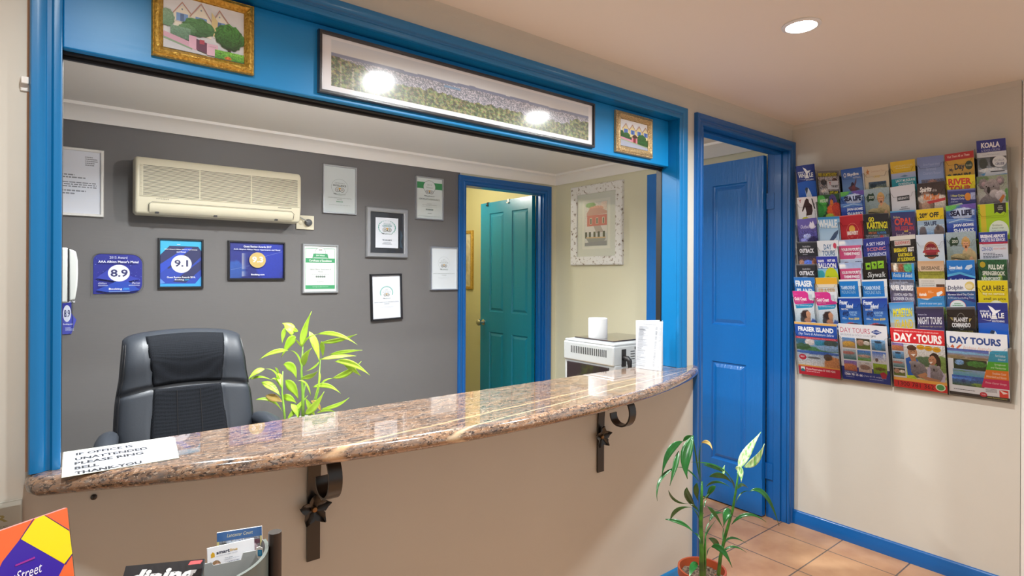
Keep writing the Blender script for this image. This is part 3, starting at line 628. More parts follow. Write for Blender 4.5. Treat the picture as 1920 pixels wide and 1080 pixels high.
# blue score awards
def award91():
    a = Art(); a.R(0, 0, 100, 100, '1c3fae'); a.PG([(0, 0), (100, 0), (100, 22), (92, 12), (22, 12), (0, 32)], '35b9ea'); a.PG([(22, 12), (92, 12), (100, 22), (100, 34), (70, 60), (52, 44), (20, 62), (0, 50), (0, 32)], '22285e')
    a.PG([(0, 52), (60, 15), (78, 15), (0, 72)], '1f46c4'); a.PG([(30, 90), (100, 42), (100, 62), (62, 92)], '22285e'); a.PG([(0, 100), (0, 94), (85, 94), (100, 78), (100, 100)], '2f9fe0'); a.PG([(0, 82), (12, 92), (0, 94)], '5f8fe0')
    a.T('AAA Airport Albion Manor Apartments', 10, 18, 90, 21, 'f4f6fb'); a.T('and Motel', 39, 23, 61, 26, 'f4f6fb'); a.E(51, 51, 25, 19.5, 'e7e9f7'); a.T('9.1', 34, 42, 67, 57, '262a5c'); a.T('out of 10', 46, 61, 56, 62.5, '6a6f9a', 0)
    a.T('Guest Review Awards 2016.', 16, 78, 86, 81.8, 'f4f6fb'); a.T('Booking', 35, 83.5, 57, 87.5, 'f4f6fb'); a.T('.com', 58, 83.5, 70, 87, '36a8e0'); a.R(40, 8, 48, 8.8, 'f4f6fb'); return a
bw_frame([(295, 452), (382, 454), (297, 548), (382, 545)], 'nearly square black framed blue award with a white disc reading 9.1', .011, .02, 'bframe', award91())
def award93():
    a = Art(); a.PH(0, 0, 100, 100, '10248a', '0a1a70', [(10, 78, 18, 26, '1d4a9a'), (75, 50, 30, 60, '0c2aa0')], .05, (30, 18), 5)
    a.PG([(2, 76), (36, 64), (36, 64.5), (2, 76.6)], '8090c8'); a.PG([(64, 37), (98, 22), (98, 22.6), (64, 37.7)], '8090c8')
    for c_ in range(5):
        for r_ in range(22):
            if r_ not in (15, 16): a.R(22 + c_ * 2.2, 30 + r_ * 3, 22 + c_ * 2.2 + 1.3 - c_ * .2, 31.4 + r_ * 3, ('f6f8ff', 'f6f8ff', '9fb0e8', '6f80c8', '5060b0')[c_])
    a.E(50, 48, 15.5, 22, 'cdb26a'); a.T('9.3', 40, 38, 60.5, 55, 'fbfaf6'); a.T('out of 10', 46, 61, 55, 62.6, 'a58f50', 0); a.T('Guest Review Awards 2017', 24, 7, 76, 13, 'f2f4fc'); a.T('AAA Airport Albion Manor Apartments and Motel', 6, 16, 93, 21.5, 'e6e9f6')
    a.T('Booking.com', 38, 87, 63, 93, 'f4f6fb'); return a
bw_frame([(427, 456), (535, 458), (428, 530), (535, 529)], 'landscape black framed navy award with a gold disc reading 9.3', .011, .02, 'bframe', award93())
def plaque(x0, x1, z1, z0, art, label, Y=2.0):
    rr = .055; t = thing('award_plaque', ((x0 + x1) / 2, Y, z0), label, 'plaque', 'blue acrylic award plaques')
    def outline(ins):
        P = [(x0 + ins, z0 + ins)]
        for cx, cz, a0 in ((x1 - rr, z0 + rr, -90), (x1 - rr, z1 - rr, 0), (x0 + rr * .7, z1 - rr * .7, 90)):
            q = rr if cx > (x0 + x1) / 2 else rr * .7
            P += [(cx + (q - ins) * math.cos(R(a0 + 90 * i / 8)), cz + (q - ins) * math.sin(R(a0 + 90 * i / 8))) for i in range(9)]
        return P
    g = G(); g.prism([(x, Y - .018, z) for x, z in outline(0)], (0, .012, 0)); mk('acrylic_block', g, 'acrylic', t, bevel=.002)
    g = G(); O = outline(.007); W_, H_ = x1 - x0, z1 - z0
    g.add([(x, Y - .0045, z) for x, z in O], [tuple(range(len(O)))], 0, [lin('2a2f9c')] * len(O)); 
    g2 = Art(); g2.do([]); art.place(g, (x0, Y - .0046, z1), (W_, 0, 0), (0, 0, -H_), NB); mk('printed_face', g, 'print', t)
    g = G(); 
    for q in ((x0 + .03, z0 + .03), (x1 - .03, z1 - .03)): g.lathe((q[0], Y, q[1]), [(.004, 0), (.004, .0044)], 10, axis='Y')
    mk('standoff', g, 'white', t)
a = Art(); rd = random.Random(4)
for i in range(110):
    x, y = rd.uniform(5, 95), rd.uniform(6, 94); q = rd.uniform(.3, .9); a.E(x, y, q, q, rd.choice(['5f78d8', '8fa8f0', '4b50c0', '6a4fc0']), 6)
a.PG([(8, 88), (60, 60), (92, 88), (70, 93), (30, 93)], '2d4fb8'); a.PG([(8, 60), (30, 40), (92, 62), (60, 70)], '3442b0')
a.T('2015 Award', 33, 8, 67, 14, 'e8ebfa', 0); a.T("AAA Albion Manor's Motel", 12, 18, 89, 24, 'f4f6fd'); a.E(51, 48, 21, 20, 'e4e6f6'); a.T('8.9', 35, 39, 68, 57, '2f3168'); a.T('Booking', 32, 83, 57, 89, 'f4f6fd'); a.T('.com', 58, 83, 71, 88.5, '4aa0e8'); a.R(32, 91.5, 72, 92.3, '9fc0f0')
a.T('Gillian', 12, 70, 28, 74, 'dfe4f8', 0, 1); a.T('Darren', 76, 69, 92, 74, 'dfe4f8', 0, 1); a.GK(12, 76, 30, 79, 2, 'c8d0f0', 2, 1); a.GK(70, 76, 92, 79, 2, 'c8d0f0', 3, 1)
plaque(.087, .305, 1.453, 1.240, a, 'clear-edged blue plaque with rounded corners and a white disc reading 8.9')
a = Art(); a.PG([(5, 60), (60, 40), (95, 60), (70, 90), (20, 90)], '4b52b8'); a.T('2014 Award', 33, 8, 67, 13, 'e8ebfa', 0); a.T("AAA Albion Manor's Motel", 8, 18, 88, 23, 'f4f6fd'); a.E(48, 46, 20, 18, 'e4e6f6'); a.T('8.9', 33, 38, 63, 54, '2f3168'); a.T('Booking.com', 30, 67, 78, 71, 'f4f6fd'); a.GK(40, 76, 86, 84, 3, 'c8d0f0', 3)
plaque(-.045, .032, 1.258, 1.030, a, 'blue plaque partly hidden behind the left side of the hatch frame')

# ---- pictures on the blue board over the hatch (board face at Y = .045)
def housepic(a, seed, wide):
    a.PH(0, 0, 100, 100, 'f4f7fd', 'd8dce0', [], .02, (8, 8), seed)
    if wide:
        for x0, x1, xm, yt in ((12, 36, 22, 14), (32, 58, 45, 8), (60, 82, 68, 12)):
            a.PG([(x0, 62), (x1, 66), (x1, 34), (xm, yt), (x0, 32)], 'fbf6e6'); a.O(xm, yt + 8, 1, 1.6, 1, '8fa8b8')
            a.PG([(x0 - 1, 34), (xm, yt - 3), (x1 + 1, 36), (x1 + 1, 33), (xm, yt - 6), (x0 - 1, 31)], 'c99a8c')
            a.R(xm - 7, 30, xm + 7, 46, '86b0ea'); a.R(xm - 2.2, 31, xm + 2.2, 46, '5f7fae'); a.R(xm - 8, 45, xm + 8, 47, 'd8d8d8')
        a.PG([(58, 14), (66, 30), (64, 60), (58, 58)], 'ead9a0')
        a.PE(42, 50, 20, 17, '5d9a5c', '2f5f38', .3, 3); a.PE(28, 58, 11, 10, '6aa06c', '3f7048', .25, 4); a.PE(4, 44, 9, 16, '8fb596', '5f8f6c', .2, 5)
        a.PE(81, 55, 19, 25, '4f9a44', '1c4420', .45, 5, (14, 44)); a.PG([(79, 78), (82, 78), (84, 90), (78, 90)], '3a2c22')
        a.PH(8, 56, 32, 78, '7aa58a', '567f68', [], .15, (12, 8), 6)
        a.PG([(0, 70), (30, 80), (40, 90), (40, 96), (20, 90), (0, 80)], 'd6a9c0'); a.R(30, 68, 39, 92, 'e0b4cc'); a.PG([(39, 72), (52, 76), (52, 96), (39, 92)], '6a3a58'); a.R(43, 72, 49, 80, 'b8485c'); a.R(52, 76, 66, 98, 'e4bcd0'); a.T('MANOR', 54, 80, 64, 82, 'b07f98', 0)
        a.PH(62, 84, 100, 100, '7cc048', '3f8a2c', [(45, 80, 12, 20, 'c8642c')], .4, (18, 8), 8); a.PG([(0, 82), (30, 92), (52, 98), (52, 100), (0, 100)], 'c9ccd4'); a.PG([(0, 80), (34, 92), (34, 95), (0, 84)], '8aa88c')
    else:
        a.R(8, 30, 100, 62, 'e8dca0')
        for i in range(4):
            x = 10 + i * 24; a.PG([(x, 56), (x + 22, 60), (x + 22, 36), (x + 11, 18), (x, 34)], 'f0e2b0'); a.PG([(x - 1, 36), (x + 11, 16), (x + 23, 38), (x + 23, 34), (x + 11, 11), (x - 1, 31)], 'c9a08c'); a.R(x + 4, 34, x + 18, 50, '5f88d8'); a.R(x + 9.5, 34, x + 12.5, 50, '3f5fa0')
        a.PE(22, 58, 13, 10, '3a7a3c', '1f4a26', .35, 2); a.PE(78, 58, 16, 14, '3a7a3c', '1f4a26', .35, 3); a.PE(4, 56, 8, 14, '2f6a34', '1a4020', .3, 6); a.PE(52, 58, 8, 8, '5a3a34', '3a2420', .3, 7); a.PH(0, 62, 100, 70, '2f6a34', '1f4a26', [], .3, (26, 4), seed); a.PG([(0, 66), (40, 72), (40, 80), (0, 74)], 'd69ab0'); a.R(40, 62, 46, 82, 'd88a98'); a.R(46, 64, 55, 80, '8a2f34'); a.R(55, 62, 61, 84, 'd88a98'); a.PH(61, 68, 100, 86, '2f7034', '1f5026', [], .3, (12, 6), 9)
        a.PG([(0, 76), (100, 92), (100, 100), (0, 100)], 'a9b0c4'); a.PG([(0, 74), (100, 88), (100, 91), (0, 78)], '9fb08c')
GP = [(0, 0), (0, .006), (.06, .007), (.08, .012), (.14, .013), (.24, .019), (.5, .026), (.72, .023), (.84, .017), (.9, .018), (1, .014), (1, 0)]
def gprof(w, k=1): return [(a * w, b * k) for a, b in GP]
YB = .045; Q = oY(282, 0, .03); 
a = Art(); housepic(a, 1, True)
framed('framed_picture', (.147, YB, 2.030), (.2205, 0, 0), (0, 0, -.174), NB, .024, .014, 'gold', a, 'gold framed photograph of a gabled house behind round green trees', prof=gprof(.024, .8), group='pictures on the blue board')
a = Art(); housepic(a, 2, False)
framed('framed_picture', (1.733, YB, 2.020), (.232, 0, 0), (0, 0, -.168), NB, .030, .014, 'goldp', a, 'small pale gold framed house photograph at the right end of the blue board', prof=gprof(.030, .8), group='pictures on the blue board')
# panorama
a = Art(); a.R(0, 0, 100, 100, 'f2f3f8')
rd = random.Random(11); nx, ny = 330, 56; vs = []; cs = []
sky0, sky1 = lin('dde3ec'), lin('e6e9ec')
for j in range(ny + 1):
    for i in range(nx + 1):
        u, v = i / nx, j / ny; hz = .27 + .015 * math.sin(u * 9) + .02 * nz(u * 14, 0, 2)
        if v < hz: k = v / hz; c = [sky0[q] * (1 - k) + sky1[q] * k for q in range(3)]
        else:
            d = (v - hz) / (1 - hz); r_ = rd.random(); n1 = nz(u * 90, v * 12, 5) + rd.uniform(-.35, .35)
            tr = .5 + .3 * nz(u * 5, 0, 8) + .12 * nz(u * 40, 1, 3) - .42 * max(0, 1 - u / .2) - (.25 if u > .9 else 0)
            if d < .1: c = lin('8f98b4')
            elif d < tr: c = lin('d9d6e2') if r_ < .38 - d * .2 else (lin('9a9cab') if r_ < .75 else lin('7d8894'))
            else: c = lin('a2a67c') if n1 > .22 else (lin('7f8868') if n1 > -.12 else lin('5c6452')); c = [q * rd.uniform(.7, 1.35) for q in c]
            if u < .14 and d > .35 and abs(nz(u * 260, 3, 1)) < .03 and r_ < .6: c = lin('c0bda6')
            if .36 < u < .42 and .16 < d < .24: c = lin('88a8cc')
        vs.append((2.5 + u * 95.5, 6 + v * 84)); cs.append(tuple(c))
W_ = nx + 1; a.put(vs, [(j * W_ + i, (j + 1) * W_ + i, (j + 1) * W_ + i + 1, j * W_ + i + 1) for j in range(ny) for i in range(nx)], cs)
framed('panorama_frame', (.531, YB, 2.019), (1.077, 0, 0), (0, 0, -.172), NB, .010, .016, 'blackframe', a, 'very wide black framed panoramic photograph of a city and bush on the blue board', sheetdepth=.5, sheet='lam', group='pictures on the blue board')

# ---- chipped white frame on the office side wall (faces -X)
a = Art(); a.R(0, 0, 100, 100, 'cfd2c8'); a.R(14, 10, 86, 88, 'dcdcd2'); a.R(20, 14, 80, 84, 'ccd0c6')
a.PH(21.5, 15, 78, 83, 'd9d3cc', 'd6d4d2', [(25, 5, 25, 6, '6f9a5a'), (90, 8, 18, 12, 'd8c4b8'), (52, 14, 34, 6, 'c98a78')], .08, (22, 34), 3)
a.PG([(26, 31), (34, 24), (60, 24), (78, 30), (78, 34), (26, 36)], 'c08a80'); a.R(27, 35, 78, 52, 'c4635c'); a.R(24, 52, 78, 64, 'e0dcd8')
for x in (34, 50, 66): a.R(x, 39, x + 6, 49, 'e0c8b4'); a.R(x + 1.5, 40, x + 4.6, 48.5, '3a3c34')
a.PG([(44, 52), (62, 52), (70, 62), (52, 64)], 'b4a8a4'); a.R(22, 64, 78, 76, 'd0d0ce')
for x in (22, 32, 44, 55, 68): a.R(x, 61, x + 5.5, 71, '42463c')
a.PG([(24, 69), (76, 70), (70, 77), (32, 77)], 'cfae84'); a.PG([(25, 71), (76, 72), (70, 78), (32, 78)], '8f9290'); a.PG([(21.5, 78), (78, 76), (78, 83), (21.5, 83)], '8a8c90')
framed('framed_picture', (3.208, 1.800, 2.054), (0, -.540, 0), (0, 0, -.625), (-1, 0, 0), .068, .028, 'distress', a, 'chipped white timber frame around a red and white house picture on the office side wall', prof=[(0, 0), (0, .018), (.008, .022), (.06, .026), (.068, .020), (.068, 0)])
# gold frame in the yellow room
a = Art(); a.PH(0, 0, 100, 100, 'd8cfb4', 'c2b68c', [(50, 60, 30, 30, '9a8f60')], .1, (8, 12), 6)
framed('framed_picture', (3.25, 3.70, 1.803), (0, -.42, 0), (0, 0, -.602), (-1, 0, 0), .03, .025, 'gold', a, 'gold framed picture on the yellow wall beyond the teal door')
# clear sign on the front wall, far left, under the counter level
t = thing('wall_sign', (-.26, 0, .45), 'pale acrylic sign with faint gold lettering at the far left below the counter', 'sign')
g = G(); g.box((-.46, -.0105, .45), (-.0725, -.0055, .8985)); mk('sheet', g, 'acrylic', t, bevel=.001)
g = G(); g.box((-.46, -.0055, .45), (-.0725, -.004, .8985), 0, 'dcdcd2')
a = Art(); a.T('ALBION MANOR', 30, 5.5, 94.5, 8.8, 'b8ae74'); a.T('APARTMENTS', 62, 10.5, 94.5, 12.2, 'a8a896', 0); a.place(g, (-.46, -.0056, .8985), (.3875, 0, 0), (0, 0, -.4485), NB); mk('backing', g, 'matte', t)
g = G(); g.box((-.45, -.004, .46), (-.42, 0, .89)); g.box((-.12, -.004, .46), (-.09, 0, .89)); mk('standoff', g, 'white', t)
# white clip on the wall beside the hatch frame
t = thing('wall_clip', (-.07, 0, 1.72), 'small white plastic clip on the wall beside the upper left of the blue frame', 'clip')
g = G(); g.box((-.0785, -.004, 1.716), (-.0635, 0, 1.744)); g.box((-.0770, -.014, 1.729), (-.0650, -.003, 1.743)); mk('clip_body', g, 'white', t, bevel=.0015)

# ================================================================== AIR CONDITIONER AND SOCKET
t = thing('air_conditioner', (.655, 2.0, 1.65), 'long cream split-system air conditioner with louvred front on the grey wall', 'air conditioner')
x0, x1, z0, z1, yf = .255, 1.060, 1.645, 1.937, 1.84
g = G(); pr = []
prof = [(2.0, z0 + .012), (1.93, z0), (1.865, z0 + .006), (yf + .012, z0 + .035), (yf + .002, z0 + .075), (yf, z0 + .10), (yf, z1 - .045), (yf + .006, z1 - .02), (yf + .022, z1 - .006), (yf + .05, z1), (2.0, z1)]
g.prism([(x0, y, z) for y, z in prof], (x1 - x0, 0, 0)); mk('casing', g, 'acc', t, smooth=True, bevel=.012, seg=4)
g = G(); gx0, gx1, gz0, gz1 = x0 + .03, x1 - .02, z0 + .093, z1 - .045
N_ = 25
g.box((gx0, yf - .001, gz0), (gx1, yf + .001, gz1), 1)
for i in range(N_):
    z = gz0 + (gz1 - gz0) * i / (N_ - 1); g.box((gx0 - .012, yf - .0055, z - .0017), (gx1 + .010, yf, z + .0017))
for x in (gx0, (gx0 * 2 + gx1) / 3, (gx0 + 2 * gx1) / 3, gx1): g.box((x - .002, yf - .004, gz0), (x + .002, yf, gz1))
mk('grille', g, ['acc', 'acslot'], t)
g = G(); fx0, fx1 = x0 + .058, x1 - .045
P = [(yf + .007, z0 + .062), (yf - .004, z0 + .058), (yf - .002, z0 + .038), (yf + .010, z0 + .018), (yf + .024, z0 + .010), (yf + .03, z0 + .02)]
g.prism([(fx0, y, z) for y, z in P], (fx1 - fx0, 0, 0)); mk('outlet_flap', g, 'acc', t, smooth=True, bevel=.003)
g = G(); g.ribbon([(fx0 - .003, yf + .012, z0 + .018), (fx0 - .003, yf - .0035, z0 + .05), (fx0 + .012, yf - .0035, z0 + .0645), (fx1 - .012, yf - .0035, z0 + .0645), (fx1 + .003, yf - .0035, z0 + .05), (fx1 + .003, yf + .012, z0 + .018)], .003, .0015, (0, 1, 0)); mk('flap_gap', g, 'dark', t)
g = G()
for x in (fx0 + .035, (fx0 + fx1) / 2 - .05, fx1 - .09): g.box((x - .008, yf + .011, z0 + .009), (x + .008, yf + .025, z0 + .019))
mk('vane_clip', g, 'dark', t)
g = G(); a = Art(); a.T('MITSUBISHI', 0, 0, 100, 100, '8a8472', 0); a.place(g, (x0 + .088, yf - .0005, z0 + .085), (.055, 0, 0), (0, .001, -.006), NB)
a = Art(); a.R(0, 0, 100, 100, '5c584c'); a.place(g, (x1 - .13, yf - .0005, z0 + .083), (.075, 0, 0), (0, .0005, -.003), NB); mk('badge', g, 'matte', t)
g = G(); g.tube([(x1 - .005, 1.97, 1.86), (x1 + .012, 1.975, 1.80), (x1 + .014, 1.98, 1.75), (x1 + .03, 1.985, 1.70), (x1 + .065, 1.965, 1.675), (x1 + .073, 1.955, 1.667)], .0035, 8); mk('power_cord', g, 'machine', t, smooth=True)
g = G(); g.tube([(x1 - .01, 1.99, 1.84), (x1 + .02, 1.99, 1.79), (x1 + .028, 1.99, 1.72), (x1 + .008, 1.99, 1.665), (x1 - .01, 1.985, 1.65)], .003, 8); mk('cable', g, 'machine', t, smooth=True)
t = thing('wall_socket', (1.14, 2.0, 1.62), 'cream power point with a round grey plug at the right end of the air conditioner', 'socket')
g = G(); g.box((1.078, 1.988, 1.622), (1.185, 2.0, 1.707)); mk('plate', g, 'acc', t, bevel=.002)
g = G(); g.lathe((1.106, 1.988, 1.663), [(.0135, 0), (.0135, .003), (.011, .0045), (.002, .005)], 20, axis='Y'); mk('switch', g, 'acc', t, smooth=True)
t = thing('power_plug', (1.147, 1.975, 1.645), 'round dark grey plug pushed into the cream power point', 'plug')
g = G(); g.lathe((1.147, 1.988, 1.664), [(.021, 0), (.021, .018), (.017, .026), (.006, .030)], 24, axis='Y'); mk('plug_body', g, 'dkgrey', t, smooth=True)

# handset on the office left wall
M['hs'] = mat('off_white_plastic', 'aeb0ad', .6)
t = thing('wall_handset', (-.06, 1.30, 1.28), 'white wall-mounted handset seen edge-on behind the left hatch frame', 'intercom')
g = G(); g.box((-.06, 1.255, 1.235), (-.002, 1.33, 1.448)); mk('base', g, 'hs', t, bevel=.008)
g = G(); P = [(-.002, 1.240), (.018, 1.247), (.025, 1.30), (.027, 1.35), (.026, 1.40), (.020, 1.435), (-.002, 1.445)]
g.prism([(x, 1.268, z) for x, z in P], (0, .05, 0)); mk('receiver', g, 'hs', t, smooth=True, bevel=.006, seg=3)
g = G(); g.box((-.003, 1.254, 1.238), (-.0005, 1.32, 1.447)); mk('seam', g, 'dark', t)

# ================================================================== OFFICE CHAIR
CX, CY = .370, 1.02
t = thing('office_chair', (CX, CY, 0), 'black leather and mesh high-back office chair behind the counter', 'office chair')
def hw(v):       # half width by height
    return .228 + .014 * math.sin(math.pi * min(v / .75, 1)) - .020 * max(0, (v - .6) / .4) ** 1.3
ZB, ZT = .50, 1.122
def bp(s, v, side=1):
    sv = math.copysign(abs(s) ** 1.0, s); h = hw(v); top = ZT - (.020 * abs(s) ** 2.2 + .012 * (abs(s) ** 12))
    z = ZB + (top - ZB) * v
    x = CX + sv * h - .012 * v * 0
    lean = .10 * v * v + .03 * v
    e = 1 - abs(s) ** 7; et = 1 - max(0, (v - .9) / .1) ** 3
    if side > 0:
        y = CY + lean - .055 * (e ** .5 if e > 0 else 0) * (et ** .5 if et > 0 else 0) - .018 * abs(s) ** 2 * (1 if abs(s) < .96 else .5)
        y += .016 * math.exp(-((v - seamv(s)) / .012) ** 2) + .006 * math.exp(-((abs(s) - cb(v)) / .02) ** 2)
        y -= .022 * math.exp(-((v - .86) / .12) ** 2) + .018 * math.exp(-((v - .30) / .16) ** 2) * (1 - s * s)
    else: y = CY + lean + .045 * (max(e, 0) ** .5)
    return V((x, y, z))
def cb(v): return .52 + .14 * max(0, (v - .68) / .32) if v > .66 else .50 + .10 * (.66 - v) / .66
def seamv(s): return .655 + .02 * (1 - s * s)
def sheet(side, s0, s1, v0, v1, ns, nv, off=0):
    vs = []
    for j in range(nv + 1):
        for i in range(ns + 1):
            v = v0 + (v1 - v0) * j / nv
            a0 = s0(v) if callable(s0) else s0; a1 = s1(v) if callable(s1) else s1
            p = bp(a0 + (a1 - a0) * i / ns, v, side); p.y -= off; vs.append(p)
    W_ = ns + 1
    return vs, [(j * W_ + i, j * W_ + i + 1, (j + 1) * W_ + i + 1, (j + 1) * W_ + i) for j in range(nv) for i in range(ns)]
g = G(); f = sheet(1, -1, 1, 0, 1, 56, 70); b = sheet(-1, -1, 1, 0, 1, 56, 70); g.add(*f); g.add(b[0], [q[::-1] for q in b[1]])
W_ = 57; o = len(f[0])
edge = [j * W_ for j in range(71)]; e2 = [j * W_ + 56 for j in range(71)]; tp = [70 * W_ + i for i in range(57)]; bt = list(range(57))
for E_ in (edge, e2, tp, bt): g.f += [[E_[i], E_[i + 1], o + E_[i + 1], o + E_[i]] for i in range(len(E_) - 1)]; g.m += [0] * (len(E_) - 1)
bk = mk('backrest', g, 'leather', t, smooth='all')
g = G(); g.add(*sheet(1, lambda v: -cb(v), cb, .675, .985, 26, 34, .0022)); g.add(*sheet(1, lambda v: -cb(v), cb, 0, .66, 26, 50, .0022))
o = mk('mesh_panel', g, 'fabric', bk, smooth='all'); o['label'] = 'black woven mesh centre panel'; so = o.modifiers.new('thick', 'SOLIDIFY'); so.thickness = .0015
for s in (-.17, .17): g = G(); g.tube([bp(s, .02 + .62 * i / 20) - V((0, .003, 0)) for i in range(21)], .0016, 6); mk('seam', g, 'dark', bk, smooth=True)
for q in (-1, 1):
    for dd in (.955, .985): g = G(); g.tube([bp(q * dd, .04 + .93 * i / 30) - V((0, .0012, 0)) for i in range(31)], .0010, 5); mk('piping', g, 'dark', bk, smooth=True)
for q in (-1, 1):
    g = G(); X = CX + q * .244
    P = [(CX + q * .235, CY + .06, .60), (X - q * .005, CY + .05, .68), (X + q * .008, CY + .01, .742), (X + q * .02, CY - .08, .755), (X + q * .03, CY - .20, .748), (X + q * .03, CY - .27, .725), (X + q * .02, CY - .25, .66), (X, CY - .2, .52), (CX + q * .20, CY - .2, .47)]
    # smooth the loop
    PP = []
    for i in range(len(P) - 1):
        p0, p1, p2, p3 = [V(P[max(0, min(len(P) - 1, i + k))]) for k in (-1, 0, 1, 2)]
        for k in range(6):
            u = k / 6; PP.append(.5 * ((2 * p1) + (p2 - p0) * u + (2 * p0 - 5 * p1 + 4 * p2 - p3) * u * u + (3 * p1 - p0 - 3 * p2 + p3) * u ** 3))
    PP.append(V(P[-1])); g.tube(PP, [.019 + .012 * math.exp(-((i - 20) / 9) ** 2) for i in range(len(PP))], 14, flat=((q, 0, 0), 1.15)); mk('armrest', g, 'leather', t, smooth='all')
g = G(); g.box((CX - .25, CY - .42, .44), (CX + .25, CY + .06, .53)); mk('seat', g, 'leather', t, bevel=.035, seg=4)
g = G(); g.tube([(CX, CY - .18, .10), (CX, CY - .18, .44)], .026, 16); mk('gas_column', g, 'dark', t, smooth=True)
for k in range(5):
    an = R(72 * k + 18); d = V((math.cos(an), math.sin(an), 0)); c = V((CX, CY - .18, 0))
    g = G(); g.tube([c + V((0, 0, .11)), c + d * .29 + V((0, 0, .075))], [.024, .016], 10); L_ = mk('base_leg', g, 'dark', t, smooth=True)
    g = G(); s_ = d.cross(UP)
    for q in (-1, 1): g.tube([c + d * .29 + s_ * q * .006 + V((0, 0, .03)), c + d * .29 + s_ * q * .022 + V((0, 0, .03))], .03, 16)
    g.tube([c + d * .29 + V((0, 0, .03)), c + d * .29 + V((0, 0, .075))], .007, 8); mk('caster', g, 'dark', L_, smooth=True)

# ================================================================== PLANTS
def leaf(g, P, wd, mi=0, tilt=0, fold=.25):
    P = [V(p) for p in P]; n = 10; C_ = []
    a, m_, b = P; c1 = 2 * m_ - (a + b) / 2
    for i in range(n + 1):
        u = i / n; C_.append(a * (1 - u) ** 2 + c1 * 2 * u * (1 - u) + b * u * u)
    vs = []
    for i, p in enumerate(C_):
        T_ = (C_[min(i + 1, n)] - C_[max(i - 1, 0)]).normalized(); vd = (CAM - p).normalized()
        sd = T_.cross(vd).normalized(); nn = sd.cross(T_).normalized(); sd = (sd * math.cos(tilt) + nn * math.sin(tilt))
        nn = sd.cross(T_).normalized(); u = i / n; q = wd / 2 * max(.04, (math.sin(math.pi * u ** .74) ** 1.25) * .92)
        vs += [p + sd * q + nn * q * fold, p + sd * q * .5 + nn * q * fold * .3, p, p - sd * q * .5 + nn * q * fold * .3, p - sd * q + nn * q * fold]
    g.add(vs, [(i * 5 + j, i * 5 + j + 1, i * 5 + j + 6, i * 5 + j + 5) for i in range(n) for j in range(4)], mi)
def plant(name, loc, label, pot, potmat, w0, scale_px, stems, leaves, stemmat, mats, group=None):
    t = thing(name, loc, label, 'potted plant', group); x, y, z = loc; r_, h_ = pot
    g = G(); g.lathe((x, y, z), [(.0, 0), (r_ * .68, 0), (r_ * .9, h_ * .8), (r_ * .9, h_ * .86), (r_ * 1.0, h_ * .86), (r_ * 1.0, h_), (r_ * .92, h_), (r_ * .88, h_ * .84), (.0, h_ * .83)], 40); mk('pot', g, potmat, t, smooth=True)
    g = G(); N_ = 20; vs = [(x + r_ * .87 * q / 8 * math.cos(2 * math.pi * i / 24), y + r_ * .87 * q / 8 * math.sin(2 * math.pi * i / 24), z + h_ * .86 + .012 * nz(q * 3.1, i * 2.3, 4)) for q in range(9) for i in range(24)]
    g.add(vs, [(q * 24 + i, q * 24 + (i + 1) % 24, (q + 1) * 24 + (i + 1) % 24, (q + 1) * 24 + i) for q in range(8) for i in range(24)]); mk('soil', g, 'soil', t, smooth=True)
    for s in stems:
        g = G(); pts = s[0]; g.tube(pts, [s[1] * (1 - .62 * (i / (len(pts) - 1)) ** 1.5) for i in range(len(pts))], 10)
        mk('stem', g, stemmat, t, smooth='all')
    rd = random.Random(7); g = G()
    for L_ in leaves:
        (ax, ay), (mx, my), (bx, by), wd = L_[:4]; mi = L_[4] if len(L_) > 4 else 0; dz = L_[5] if len(L_) > 5 else rd.uniform(-.07, .07)
        d0 = w0 + dz * .15; leaf(g, [oW(ax, ay, d0), oW(mx, my, w0 + dz * .6), oW(bx, by, w0 + dz)], wd * w0 / FPX * 1.0, mi, rd.uniform(-.5, .5))
    o = mk('foliage', g, mats, t, smooth='all'); so = o.modifiers.new('thick', 'SOLIDIFY'); so.thickness = .0008
    return t
W0 = 2.86; fl = oW(572, 790, W0)
def sp(w, *ps): return [oW(u, v, w) for u, v in ps]
pot_xy = (fl.x, fl.y)
base = V((fl.x, fl.y, .44))
